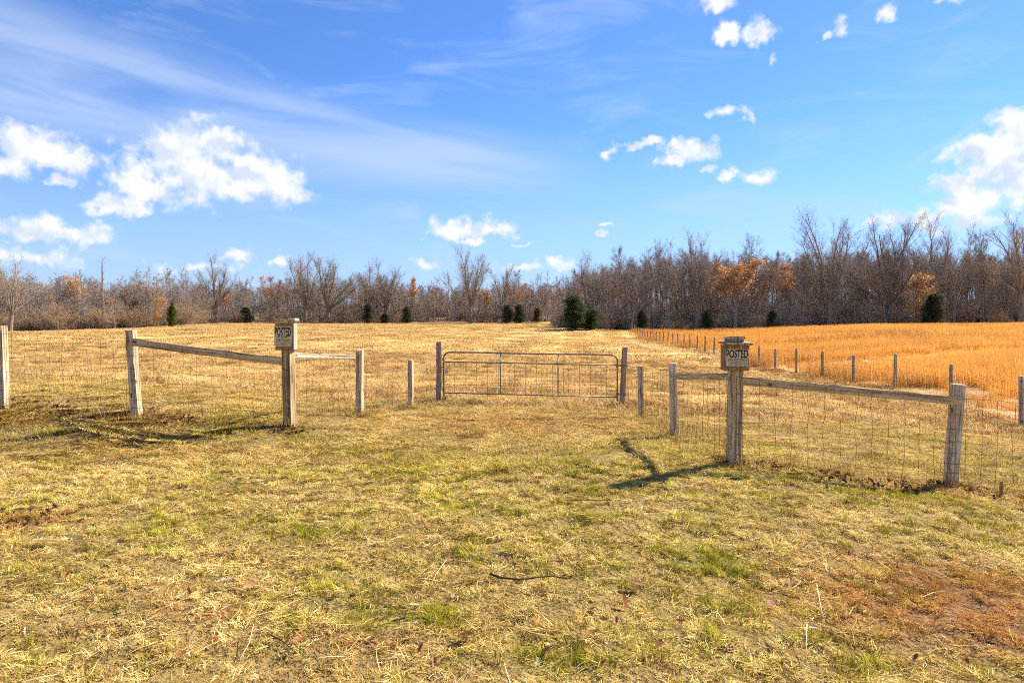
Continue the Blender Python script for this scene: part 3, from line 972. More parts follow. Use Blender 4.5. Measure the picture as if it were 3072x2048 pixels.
# ------------------------------------------------------------------ trees
class Tree:
    """branch skeleton grown level by level; the thick wood goes to the trunk mesh, the fine wood to the crown mesh"""
    def __init__(s, seed):
        s.r = random.Random(seed)
        s.np = np.random.default_rng(seed)
        s.wood = MB()
        s.fv, s.frnd = [], []          # fine ribbons: three points each
        s.tips = []

    def path(s, p, d, L, segs, wander, up):
        pts = [p.copy()]
        d = d.normalized()
        for i in range(segs):
            d = d + Vector((s.r.gauss(0, wander), s.r.gauss(0, wander), s.r.gauss(0, wander) * .6 + up))
            d.normalize()
            p = p + d * (L / segs)
            pts.append(p.copy())
        return pts, d

    def limb(s, p, d, L, r0, r1, level, segs, wander, up, sides):
        pts, d2 = s.path(p, d, L, segs, wander, up)
        rad = [r0 + (r1 - r0) * (i / segs) for i in range(segs + 1)]
        s.wood.tube(pts, rad, sides, cap=False)
        return pts, rad

    def ribbon(s, pts, w):
        rnd = s.r.random()
        for a, b in zip(pts[:-1], pts[1:]):
            t = b - a
            side = t.cross(Vector((s.r.uniform(-1, 1), s.r.uniform(-1, 1), s.r.uniform(-1, 1))))
            if side.length < 1e-6: continue
            side = side.normalized() * w * .5
            s.fv += [a - side, a + side, b]
            s.frnd += [rnd] * 3
            w *= .75

    @staticmethod
    def at(pts, t):
        f = t * (len(pts) - 1)
        i = min(int(f), len(pts) - 2)
        return pts[i].lerp(pts[i + 1], f - i), (pts[i + 1] - pts[i]).normalized()

    def side_dir(s, d, ang):
        a = d.cross(Vector((s.r.uniform(-1, 1), s.r.uniform(-1, 1), s.r.uniform(-1, 1))))
        a.normalize()
        return (Matrix.Rotation(ang, 3, a) @ d).normalized()

    def twigs(s, pts, n1, L1, n2, w, up=.08, t0=.15, spread=(.45, 1.0)):
        """fine shoots along a limb, each with smaller shoots"""
        for _ in range(n1):
            p, d = s.at(pts, s.r.uniform(t0, 1.0))
            d1 = s.side_dir(d, s.r.uniform(*spread))
            d1 = (d1 + Vector((0, 0, up * 3))).normalized()
            L = L1 * s.r.uniform(.5, 1.1)
            q, _d = s.path(p, d1, L, 3, .12, up)
            s.ribbon(q, w)
            for _k in range(n2):
                p2, d2 = s.at(q, s.r.uniform(.2, 1.0))
                d3 = s.side_dir(d2, s.r.uniform(.4, .95))
                q2, _d = s.path(p2, (d3 + Vector((0, 0, up * 3))), L * s.r.uniform(.3, .6), 2, .15, up)
                s.ribbon(q2, w * .6)
                s.tips.append(q2[-1])

    def meshes(s, name, bark, twig, extra=None):
        tm = s.wood.mesh(name + '_wood', bark)
        V = np.array([tuple(p) for p in s.fv], float) if s.fv else np.zeros((0, 3))
        rn = np.array(s.frnd)
        cm = mesh_np(name + '_twigs', V, np.arange(len(V)).reshape(-1, 3), twig, {'rnd': ('FLOAT', rn)})
        return tm, cm


def leaf_cloud(points, r, n_, size, jit, mat, name):
    """small separate leaf faces round a set of points"""
    P_ = np.array([tuple(p) for p in points])
    c = P_[r.integers(0, len(P_), n_)] + r.normal(0, jit, (n_, 3))
    a, b = r.normal(size=(n_, 3)), r.normal(size=(n_, 3))
    a /= np.linalg.norm(a, axis=1)[:, None]
    b -= (b * a).sum(1)[:, None] * a
    b /= np.linalg.norm(b, axis=1)[:, None]
    s = size * r.uniform(.6, 1.3, n_)[:, None]
    V = np.stack([c - a * s * .5, c + b * s * .35, c + a * s * .6, c - b * s * .35], 1).reshape(-1, 3)
    return mesh_np(name, V, np.arange(len(V)).reshape(-1, 4), mat, {'rnd': ('FLOAT', np.repeat(r.random(n_), 4))})


def grow(seed, kind, H=18.0, twig='twig'):
    t = Tree(seed)
    r = t.r
    leaf_pts = []
    if kind == 'oak':            # broad crown of ascending limbs
        hb = H * r.uniform(.20, .30)
        rad = H * .021
        trunk, rr = t.limb(Vector((0, 0, -.4)), Vector((r.uniform(-.05, .05), r.uniform(-.05, .05), 1)), hb + .4, rad * 1.35, rad, 0, 5, .03, .05, 8)
        nl = r.randint(7, 9)
        top = trunk[-1]
        for i in range(nl):
            an = 2 * math.pi * (i + r.uniform(-.3, .3)) / nl
            lean = r.uniform(.20, .95) if i else .08
            d = Vector((math.cos(an) * math.sin(lean), math.sin(an) * math.sin(lean), math.cos(lean)))
            L = (H - hb) * (1.06 - .18 * lean) * r.uniform(.84, 1.0)
            p0 = t.at(trunk, r.uniform(.72, 1.0))[0] if i > 2 else top
            pts, rr = t.limb(p0, d, L, rad * .62, rad * .10, 1, 8, .075, .045, 5)
            for k in range(13):
                f = r.uniform(.18, .95)
                p, dd = t.at(pts, f)
                d2 = t.side_dir(dd, r.uniform(.35, .85))
                L2 = L * (.42 - .22 * f) * r.uniform(.7, 1.2)
                q, _r = t.limb(p, d2 + Vector((0, 0, .15)), L2, rad * .24 * (1.2 - f), rad * .045, 2, 4, .10, .05, 3)
                t.twigs(q, 16, L2 * .48, 6, .038)
            t.twigs(pts, 22, L * .14, 6, .038, t0=.35)
    elif kind == 'slender':      # forest tree: long clean bole, narrow ascending crown
        rad = H * .0085
        trunk, rr = t.limb(Vector((0, 0, -.4)), Vector((r.uniform(-.06, .06), r.uniform(-.06, .06), 1)), H * .96, rad * 1.2, rad * .10, 0, 12, .022, .02, 6)
        for k in range(24):
            f = r.uniform(.46, .97) ** .9
            p, dd = t.at(trunk, f)
            d2 = t.side_dir(dd, r.uniform(.35, .72))
            L2 = H * (.40 - .31 * f) * r.uniform(.6, 1.25)
            q, _r = t.limb(p, d2, L2, rad * .34 * (1.15 - f), rad * .05, 1, 5, .09, .09, 4)
            for j in range(4):
                p3, d3 = t.at(q, r.uniform(.3, .95))
                q3, _r = t.limb(p3, t.side_dir(d3, r.uniform(.4, .8)), L2 * r.uniform(.25, .45), rad * .07, rad * .02, 2, 3, .1, .08, 3)
                t.twigs(q3, 8, L2 * .30, 6, .036)
            t.twigs(q, 12, L2 * .32, 6, .036)
        for k in range(6):       # dead lower branches
            p, dd = t.at(trunk, r.uniform(.12, .34))
            q, _d = t.path(p, t.side_dir(dd, r.uniform(1.0, 1.5)), H * r.uniform(.04, .09), 3, .12, .0)
            t.ribbon(q, .04)
    elif kind == 'forked':       # two or three upright stems
        rad = H * .0105
        hb = H * r.uniform(.16, .34)
        trunk, rr = t.limb(Vector((0, 0, -.4)), Vector((r.uniform(-.08, .08), r.uniform(-.08, .08), 1)), hb, rad * 1.3, rad, 0, 4, .03, .03, 6)
        for i in range(r.randint(2, 3)):
            an = r.uniform(0, 6.28)
            ln = r.uniform(.10, .34)
            d = Vector((math.cos(an) * math.sin(ln), math.sin(an) * math.sin(ln), math.cos(ln)))
            L = (H - hb) * r.uniform(.82, 1.0)
            pts, rr = t.limb(trunk[-1], d, L, rad * .72, rad * .08, 1, 9, .05, .05, 5)
            for k in range(13):
                f = r.uniform(.2, .96)
                p, dd = t.at(pts, f)
                L2 = L * (.36 - .26 * f) * r.uniform(.6, 1.2)
                q, _r = t.limb(p, t.side_dir(dd, r.uniform(.35, .75)), L2, rad * .24 * (1.15 - f), rad * .03, 2, 4, .09, .08, 3)
                t.twigs(q, 20, L2 * .44, 6, .036)
            t.twigs(pts, 16, L * .13, 5, .046, t0=.3)
    elif kind == 'snag':         # sparse dying tree, few twigs
        rad = H * .013
        trunk, rr = t.limb(Vector((0, 0, -.4)), Vector((.02, 0, 1)), H * .55, rad * 1.3, rad * .6, 0, 6, .03, .02, 6)
        for i in range(2):
            d = Vector(((-.16, .05, 1), (.22, -.05, 1))[i])
            pts, rr = t.limb(trunk[-1], d, H * (.46, .38)[i], rad * .55, rad * .10, 1, 7, .05, .03, 5)
            for k in range(9):
                p, dd = t.at(pts, r.uniform(.25, .98))
                q, _r = t.limb(p, t.side_dir(dd, r.uniform(.5, .9)), H * r.uniform(.04, .09), rad * .12, rad * .03, 2, 3, .12, .02, 3)
                t.twigs(q, 4, H * .03, 1, .028)
        for k in range(12):
            p, dd = t.at(trunk, r.uniform(.35, 1))
            q, _r = t.limb(p, t.side_dir(dd, r.uniform(.6, 1.1)), H * r.uniform(.10, .2), rad * .25, rad * .04, 1, 5, .10, .05, 4)
            t.twigs(q, 12, H * .06, 4, .030)
    elif kind == 'young':        # low spreading young tree, twiggy to the ground
        rad = H * .015
        trunk, rr = t.limb(Vector((0, 0, -.3)), Vector((r.uniform(-.08, .08), r.uniform(-.08, .08), 1)), H * .9, rad, rad * .1, 0, 8, .04, .03, 5)
        for k in range(30):
            f = r.uniform(.10, .95)
            p, dd = t.at(trunk, f)
            L2 = H * (.40 - .30 * f) * r.uniform(.6, 1.15)
            q, _r = t.limb(p, t.side_dir(dd, r.uniform(.6, 1.15)), L2, rad * .3 * (1.15 - f), rad * .04, 1, 4, .08, .04, 3)
            t.twigs(q, 16, L2 * .42, 5, .040)
            leaf_pts += [t.at(q, r.uniform(.2, 1))[0] for _ in range(6)]
    elif kind == 'brush':        # many arching stems from the ground
        for i in range(46):
            an, ln = r.uniform(0, 6.28), r.uniform(.05, .75)
            d = Vector((math.cos(an) * math.sin(ln), math.sin(an) * math.sin(ln), math.cos(ln)))
            p0 = Vector((r.gauss(0, H * .22), r.gauss(0, H * .16), -.1))
            q, _d = t.path(p0, d, H * r.uniform(.5, 1.05), 5, .12, -.02)
            t.wood.tube(q, [H * .006 * (1 - .17 * k_) for k_ in range(6)], 3, cap=False)
            t.twigs(q, 14, H * .26, 5, .034, up=.02)
    elif kind in ('cedar', 'pine'):   # dense evergreen cone
        trunk, rr = t.limb(Vector((0, 0, -.2)), Vector((0, 0, 1)), H * .97, H * .022, H * .004, 0, 6, .01, .0, 6)
        c, rn = [], np.random.default_rng(seed)
        nbr = int(150 + 26 * H)
        fat = r.uniform(.30, .40)
        lobes = [(rn.random() * 6.283, rn.uniform(.1, .9), rn.uniform(.15, .55)) for _ in range(7)]
        for k in range(nbr):
            f = rn.random() ** .85 * .93 + .05
            an = rn.random() * 6.283
            bump_ = sum(w_ * math.exp(-((f - f0) / .16) ** 2) * max(0, math.cos(an - a0)) for a0, f0, w_ in lobes)
            prof = fat * H * (min(1.0, f / .10) ** .5) * (1 - f) ** .62 * rn.uniform(.40, 1.05) * (.70 + bump_)
            up = rn.uniform(.05, .6)
            p, _d = t.at(trunk, f)
            for j in range(26):
                s_ = rn.uniform(.25, 1.0)
                c.append(p + Vector((math.cos(an) * prof * s_, math.sin(an) * prof * s_, up * prof * s_)) + Vector(rn.normal(0, .055 * H ** .5, 3)))
        tm = t.wood.mesh(kind + '_wood', M['bark'])
        C = np.array([tuple(p) for p in c])
        nn = len(C)
        outd = C * [1, 1, .25]
        outd[:, 2] = .5 * np.linalg.norm(C[:, :2], axis=1) + .1
        outd /= np.linalg.norm(outd, axis=1)[:, None]
        a = outd + rn.normal(0, .45, (nn, 3))
        a /= np.linalg.norm(a, axis=1)[:, None]
        b = np.cross(a, rn.normal(size=(nn, 3)))
        b /= np.linalg.norm(b, axis=1)[:, None]
        s_ = (.11 + .018 * H) * rn.uniform(.6, 1.4, nn)[:, None]
        V = np.stack([C - a * s_ * .5 - b * s_ * .18, C - a * s_ * .5 + b * s_ * .18, C + a * s_], 1).reshape(-1, 3)
        cm = mesh_np(kind + '_needles', V, np.arange(len(V)).reshape(-1, 3), M[kind], {'rnd': ('FLOAT', np.repeat(rn.random(nn), 3))})
        return tm, cm, None
    tm, cm = t.meshes(kind, M['bark'], M[twig])
    return tm, cm, t.tips + leaf_pts


PROTO = {}
for i in range(4): PROTO['oak', i] = (20.0, *grow(500 + i, 'oak', 20.0))
for i in range(5): PROTO['slender', i] = (20.0, *grow(520 + i, 'slender', 20.0))
for i in range(4): PROTO['forked', i] = (19.0, *grow(540 + i, 'forked', 19.0))
for i in range(3): PROTO['red', i] = (16.0, *grow(560 + i, 'forked', 16.0, 'red_twig'))
for i in range(3): PROTO['young', i] = (8.0, *grow(580 + i, 'young', 8.0, 'brush'))
for i in range(2): PROTO['redyoung', i] = (9.0, *grow(590 + i, 'young', 9.0, 'red_twig'))
for i in range(3): PROTO['brush', i] = (3.2, *grow(600 + i, 'brush', 3.2, 'brush'))
for i in range(4): PROTO['cedar', i] = (5.5, *grow(620 + i, 'cedar', 5.5))
PROTO['pine', 0] = (7.0, *grow(640, 'pine', 7.0))
PROTO['snag', 0] = (18.0, *grow(660, 'snag', 18.0))
LEAVES = {}
for k_, nl, sz, mt in ((('forked', 0), 2600, .24, 'brown_leaf'), (('forked', 2), 5200, .26, 'brown_leaf'), (('young', 0), 2600, .16, 'brown_leaf'), (('red', 0), 3600, .15, 'bud'), (('red', 1), 4600, .17, 'bud'), (('slender', 1), 1500, .2, 'brown_leaf')):
    LEAVES[k_] = leaf_cloud(PROTO[k_][3], np.random.default_rng(700), nl, sz, .25, M[mt], 'leaves_of_' + k_[0])
EVERGREEN = {'cedar', 'pine'}
wood_rng = random.Random(42)


def plant(kind, px, depth, top_py, label, cat='tree', group=None, variant=None, leafy=False, name=None, squash=None):
    """a tree standing at a depth on the line of sight px, as tall as the skyline shows it there"""
    if variant is None:
        variant = wood_rng.randrange(len([1 for k in PROTO if k[0] == kind]))
    H0, tm, cm, _t = PROTO[kind, variant]
    x, y = depth * (px - 1536) / FPX, depth
    z = gz1(x, y)
    H = max(1.0, CAM_Z + (965 - top_py) / FPX * depth - z)
    s = H / H0
    sx = s * (squash or wood_rng.uniform(.92, 1.12))
    names = {'oak': 'oak_tree', 'slender': 'forest_tree', 'forked': 'forked_tree', 'red': 'maple_tree', 'young': 'young_tree', 'redyoung': 'young_tree', 'brush': 'bare_shrub', 'cedar': 'cedar_tree', 'pine': 'pine_tree', 'snag': 'dead_topped_tree'}
    o = thing(name or names[kind], label, cat, (x, y, z), (0, 0, wood_rng.uniform(0, 6.283)), group)
    o.scale = (sx, sx, s)
    obj('stems' if kind == 'brush' else 'trunk', tm, o)
    obj('twigs' if kind == 'brush' else 'crown', cm, o)
    if leafy and (kind, variant) in LEAVES:
        obj('leaves', LEAVES[kind, variant], o)
    return o


# trees that stand out along the edge of the woods, left to right: kind, px, depth, top py, variant, leafy, label
STANDOUT = [
    ('oak', 30, 104, 772, 0, False, 'bare spreading tree at the far left edge, nearest of the left woods'),
    ('redyoung', 175, 112, 862, 0, False, 'rust-coloured twiggy young tree beside the far left spreading tree'),
    ('forked', 232, 125, 806, 0, True, 'bare tree with a flat rusty-leaved top in the left woods'),
    ('snag', 308, 119, 768, 0, False, 'sparse two-pronged bare tree rising above the left woods'),
    ('redyoung', 345, 117, 868, 1, False, 'reddish twiggy young tree under the two-pronged bare tree'),
    ('forked', 440, 128, 800, 1, False, 'dark flat-topped bare tree above the left end post'),
    ('young', 482, 123, 884, 0, True, 'young tree with clinging tan leaves beside the yellow-green evergreen'),
    ('slender', 505, 138, 806, 2, False, 'thin bare tree just behind the tan-leaved young tree'),
    ('forked', 560, 172, 794, 3, False, 'open bare tree right of the yellow-green evergreen'),
    ('oak', 650, 182, 778, 1, False, 'tall bare oak left of the left POSTED box'),
    ('forked', 742, 186, 812, 2, False, 'slim bare tree between the tall oak and the rusty-topped tree'),
    ('red', 810, 184, 814, 0, True, 'rusty-red topped tree above the left POSTED box'),
    ('oak', 915, 188, 764, 2, False, 'big dark round-crowned oak right of the left POSTED box'),
    ('oak', 985, 194, 770, 3, False, 'bare oak touching the right side of the big round-crowned oak'),
    ('oak', 1108, 192, 796, 0, False, 'left one of the twin round pale crowns in the far woods'),
    ('oak', 1160, 195, 790, 1, False, 'right one of the twin round pale crowns in the far woods'),
    ('red', 1232, 190, 822, 1, True, 'reddish maple right of the twin round crowns'),
    ('red', 1300, 194, 826, 2, False, 'reddish-brown tree left of the lone broad oak'),
    ('oak', 1412, 188, 755, 2, False, 'lone broad dome-crowned oak above the middle of the gate'),
    ('oak', 1508, 196, 804, 3, False, 'small round bare crown just right of the dome-crowned oak'),
    ('slender', 1565, 194, 806, 0, False, 'thin bare tree left of the big cedar, highest there'),
    ('forked', 1625, 196, 815, 1, False, 'bare tree just left of the big dark cedar'),
    ('oak', 1762, 126, 768, 1, False, 'brown round-crowned tree standing over the big dark cedar'),
    ('red', 1815, 130, 800, 0, True, 'red-tinged tree squeezed beside the brown round-crowned tree'),
    ('slender', 1872, 122, 742, 1, False, 'leaning thin bare tree at the left end of the right woods'),
    ('forked', 1945, 124, 706, 0, False, 'tall open bare tree above the far end of the long fence'),
    ('forked', 2010, 121, 698, 3, False, 'tall bare forked tree right of the long fence end'),
    ('oak', 2088, 124, 708, 0, False, 'vase-shaped bare oak left of the orange-leaved tree'),
    ('forked', 2205, 118, 760, 2, True, 'orange-leaved tree above the right POSTED box'),
    ('slender', 2232, 135, 712, 4, False, 'tall bare tree peeping over the orange-leaved tree'),
    ('red', 2335, 122, 775, 1, True, 'rusty orange tree right of the orange-leaved tree'),
    ('oak', 2488, 122, 652, 2, False, 'largest bare oak of the right woods, dark and wide-crowned'),
    ('oak', 2662, 124, 664, 3, False, 'second largest bare oak, just right of the largest oak'),
    ('oak', 2800, 128, 676, 1, False, 'bare oak with a rounded crown above the round green evergreen'),
    ('forked', 2862, 122, 684, 1, False, 'bare tree with long right-leaning limbs in the right woods'),
    ('young', 2742, 117, 806, 0, True, 'small yellow-orange leaved tree under the wide bare oak'),
    ('slender', 2952, 121, 688, 3, False, 'upright bare tree with rusty top near the right edge'),
    ('oak', 3068, 116, 642, 0, False, 'tall dark bare tree cut by the right edge of the view'),
]
for kd, px, dp, top, var, lf, lab in STANDOUT:
    plant(kd, px, dp, top, lab, 'tree', 'trees that stand out along the woods', var, lf, squash={2205: 1.9, 2335: 1.7, 2742: 1.35, 810: 1.3, 232: 1.3}.get(px))

# evergreens
for kd, px, dp, top, var, sq, lab in [
    ('cedar', 1722, 108, 882, 0, 1.75, 'big dark cedar at the corner of the mown field'),
    ('cedar', 1768, 110, 925, 2, 2.2, 'lower dark cedar leaning against the right side of the big cedar'),
    ('cedar', 1852, 118, 958, 1, 1.9, 'low dark evergreen bush at the far end of the long fence'),
    ('cedar', 1925, 120, 928, 3, 1.3, 'dark green cedar just right of the long fence end'),
    ('cedar', 2120, 118, 928, 1, 1.5, 'dark evergreen left of the right POSTED box'),
    ('cedar', 2312, 115, 932, 2, 1.4, 'narrow dark cedar right of the right POSTED box'),
    ('cedar', 2795, 112, 876, 0, 1.5, 'round-headed dark evergreen in the right woods above the orange field'),
    ('cedar', 1105, 190, 912, 0, 1.3, 'tall narrow cedar, leftmost of the far row of evergreens'),
    ('cedar', 1155, 188, 940, 1, 2.6, 'low dark cedar right of the tall narrow one'),
    ('cedar', 1222, 190, 918, 2, 1.5, 'blue-green cedar in the middle of the far row of evergreens'),
    ('cedar', 1522, 190, 912, 0, 1.5, 'left one of the pair of green cedars left of the big cedar'),
    ('cedar', 1560, 190, 910, 2, 1.5, 'right one of the pair of green cedars left of the big cedar'),
    ('cedar', 1612, 192, 922, 3, 1.4, 'brownish cedar between the green pair and the big cedar'),
    ('pine', 515, 124, 905, 0, .95, 'yellow-green evergreen at the end of the left woods'),
    ('cedar', 558, 150, 945, 2, 1.9, 'low dark evergreen right of the yellow-green one'),
    ('cedar', 738, 184, 920, 1, 2.1, 'broad dark cedar left of the left POSTED box'),
    ('cedar', 405, 126, 900, 3, 1.2, 'dark evergreen half hidden behind twigs in the left woods'),
]:
    plant(kd, px, dp, top, lab, 'tree', 'evergreens along the woods', var, squash=sq * PROTO[kd, var][0] and None)
    o = [o for o in COL.objects if o.get('label') == lab][0]
    o.scale = (o.scale[2] * sq, o.scale[2] * sq, o.scale[2])

# skyline of the ordinary trees
SKY = np.array([(-500, 810), (0, 800), (100, 826), (180, 830), (300, 838), (400, 826), (520, 830), (640, 836), (780, 838), (900, 812), (1050, 812), (1150, 806), (1250, 842), (1350, 846), (1500, 828), (1640, 826), (1690, 800), (1760, 790), (1850, 770), (2000, 740), (2150, 738), (2350, 752), (2450, 735), (2600, 728), (2750, 740), (2900, 742), (3072, 732), (3600, 720)], float)
WOODS = [(-260, 560, 'left woods'), (560, 1700, 'far woods behind the mown field'), (1700, 3330, 'right woods')]
MARKS = [(30, 'far left spreading tree'), (232, 'flat rusty-topped tree'), (308, 'two-pronged bare tree'), (440, 'dark flat-topped tree'), (515, 'yellow-green evergreen'), (650, 'left box oak'), (810, 'rusty-red topped tree'), (915, 'big round-crowned oak'), (1108, 'twin round pale crowns'), (1232, 'reddish maple'), (1412, 'dome-crowned oak'), (1540, 'green cedar pair'), (1722, 'big dark cedar'), (1872, 'leaning thin tree'), (2010, 'tall forked tree'), (2088, 'vase-shaped oak'), (2205, 'orange-leaved tree'), (2335, 'rusty orange tree'), (2488, 'largest oak'), (2662, 'second largest oak'), (2795, 'round-headed evergreen'), (2862, 'right-leaning tree'), (2952, 'rusty-topped upright tree'), (3068, 'right edge tree')]


def beside(px):
    k_ = min(MARKS, key=lambda q: abs(q[0] - px))
    gap = px - k_[0]
    return ('close by' if abs(gap) < 22 else 'left of' if gap < 0 else 'right of') + ' the ' + k_[1]


for lo, hi, where in WOODS:
    n_tr = {'left woods': 44, 'far woods behind the mown field': 88, 'right woods': 112}[where]
    for i in range(n_tr):
        px = lo + (hi - lo) * (i + wood_rng.random()) / n_tr
        ed_ = float(np.interp(px, EDGE[:, 0], EDGE[:, 1]))
        row_ = wood_rng.random()
        dp = ed_ + 1 + 34 * row_ ** 1.4
        top = float(np.interp(px, SKY[:, 0], SKY[:, 1])) + wood_rng.uniform(6, 62)
        c_ = wood_rng.random()
        if where == 'left woods':
            kd = 'redyoung' if c_ < .22 else 'young' if c_ < .45 else 'forked' if c_ < .7 else 'red' if c_ < .85 else 'slender'
            if kd in ('redyoung', 'young'): top += wood_rng.uniform(20, 60)
        elif where == 'right woods':
            kd = 'slender' if c_ < .66 else 'forked' if c_ < .90 else 'red'
        else:
            kd = 'slender' if c_ < .40 else 'forked' if c_ < .70 else 'red'
        what = {'redyoung': 'low reddish twiggy tree', 'young': 'low brown twiggy tree', 'forked': 'bare grey forked tree', 'red': 'reddish-brown bare tree', 'slender': 'slender bare grey tree'}[kd]
        v_ = wood_rng.randrange(len([1 for k in PROTO if k[0] == kd]))
        plant(kd, px, dp, top, what + (' at the edge ' if row_ < .12 else ' in the woods ' if row_ < .5 else ' deep in the woods ') + beside(px), 'tree', what + 's in the ' + where, v_, (kd, v_) in LEAVES and wood_rng.random() < (.5 if kd == 'red' else .12))

# brush along the foot of the woods
for i in range(104):
    px = wood_rng.uniform(-120, 640) if i < 40 else wood_rng.uniform(640, 3200)
    ed_ = float(np.interp(px, EDGE[:, 0], EDGE[:, 1]))
    dp = ed_ + wood_rng.uniform(-2.5, 5)
    zt = wood_rng.uniform(1.6, 4.6) if i < 40 else wood_rng.uniform(1.2, 3.4)
    x_ = dp * (px - 1536) / FPX
    top = 965 - (gz1(x_, dp) + zt - CAM_Z) / dp * FPX
    where = 'left woods' if px < 560 else 'far woods' if px < 1700 else 'right woods'
    plant('brush', px, dp, top, ('tall' if zt > 3.3 else 'low' if zt < 2.3 else 'middling') + ' bare brush at the woods edge ' + beside(px), 'shrub', 'brush at the foot of the ' + where)

# the depth of the wood behind, one mass
mass = [bpy.data.meshes.new('x') for _ in range(0)]
mass_src = [('slender', 0), ('slender', 2), ('forked', 1), ('red', 2), ('young', 1), ('redyoung', 0), ('brush', 0), ('brush', 2)]


def merged(k_):
    H0, tm, cm, _t = PROTO[k_]
    n1, n2 = len(tm.vertices), len(cm.vertices)
    a = np.empty(n1 * 3, np.float32)
    b = np.empty(n2 * 3, np.float32)
    tm.vertices.foreach_get('co', a)
    cm.vertices.foreach_get('co', b)
    tm.calc_loop_triangles()
    t1 = np.empty(len(tm.loop_triangles) * 3, np.int32)
    tm.loop_triangles.foreach_get('vertices', t1)
    T = np.r_[t1.reshape(-1, 3), np.arange(n2).reshape(-1, 3) + n1]
    r1 = np.empty(n2, np.float32)
    cm.attributes['rnd'].data.foreach_get('value', r1)
    return mesh_np('deep_wood_' + k_[0], np.r_[a.reshape(-1, 3), b.reshape(-1, 3)], T, M['deep'], {'rnd': ('FLOAT', np.r_[np.full(n1, .35, np.float32), r1])})


m, n = new_mat('deep_wood_twigs')
tn_ = n.n('ShaderNodeAttribute', attribute_name='tone', attribute_type='INSTANCER').outputs['Fac']
rd_ = n.n('ShaderNodeAttribute', attribute_name='rnd', attribute_type='GEOMETRY').outputs['Fac']
c = n.ramp(tn_, [(0, (.27, .235, .20)), (.35, (.36, .31, .26)), (.65, (.38, .30, .235)), (.85, (.43, .29, .205)), (1, (.37, .325, .28))])
tv = n.m('MULTIPLY_ADD', rd_, .8, .6)
c = n.mix(1.0, c, n.n('ShaderNodeCombineColor', {0: tv, 1: tv, 2: tv}).outputs[0], 'MULTIPLY')
finish(n, n.n('ShaderNodeBsdfDiffuse', {0: c}))
M['deep'] = m
protos = [merged(k_) for k_ in mass_src]
r = np.random.default_rng(77)
nm = 2350
px = r.uniform(-300, 3350, nm)
ed_ = np.interp(px, EDGE[:, 0], EDGE[:, 1])
dp = ed_ + r.uniform(8, 78, nm)
tall = r.random(nm) < .30
idx = np.where(tall, r.integers(0, 4, nm), r.integers(4, 8, nm))
low = ~tall
dp = np.where(low, ed_ + r.uniform(3, 70, nm), dp)
x, y = dp * (px - 1536) / FPX, dp
z = gz(x, y)
top = np.interp(px, SKY[:, 0], SKY[:, 1]) + r.uniform(14, 70, nm)
H = CAM_Z + (965 - top) / FPX * dp - z
H0 = np.array([PROTO[k_][0] for k_ in mass_src])[idx]
scl = np.where(tall, np.clip(H, 8, 24) / H0, r.uniform(.7, 1.5, nm))
pts = np.c_[x, y, z]
scatter('deep_woodland', 'mass of bare trees and brush deep in the woods', 'woodland', protos, pts, r.random(nm) * 6.283, scl, idx, {'tone': r.random(nm)})

# ------------------------------------------------------------------ fences
WIRE_T = [1.0, .807, .629, .475, .341, .215, .103, 0.0]
WIRE_TOP, WIRE_LOW = 1.10, .06


def post_obj(parent, base, top, w, d, mat, seed, yaw=0.0, name='post', slope=0.0):
    b, t = Vector(base), Vector(top)
    L = (t - b).length
    o = obj(name, beam_mesh(name, L, w, d, mat, seed, .35, .006, slope), parent)
    q = (t - b).normalized().to_track_quat('Z', 'Y')
    # keep the faces square to yaw
    ax = Matrix.Rotation(yaw, 3, 'Z')
    zc = (t - b).normalized()
    xc = (ax @ Vector((1, 0, 0)))
    xc = (xc - zc * xc.dot(zc)).normalized()
    yc = zc.cross(xc)
    o.matrix_local = Matrix.Translation(b) @ Matrix((xc, yc, zc)).transposed().to_4x4()
    return o


def rail_obj(parent, a, b, h, d, mat, seed, name='rail'):
    a, b = Vector(a), Vector(b)
    zc = (b - a).normalized()
    yc = Vector((0, 0, 1))
    yc = (yc - zc * yc.dot(zc)).normalized()
    xc = yc.cross(zc)
    o = obj(name, beam_mesh(name, (b - a).length, d, h, mat, seed, 0, .005), parent)
    o.matrix_local = Matrix.Translation(a) @ Matrix((xc, yc, zc)).transposed().to_4x4()
    return o


def post_tops(lst):
    out = []
    for px, py, d, tx, ty in lst:
        b = Vector(P(px, py, d))
        b.z = gz1(b.x, b.y)
        t = Vector(P(tx, ty, d))
        t.y = b.y
        out.append((b, t))
    return out


LPW, RPW = post_tops(LP), post_tops(RP)


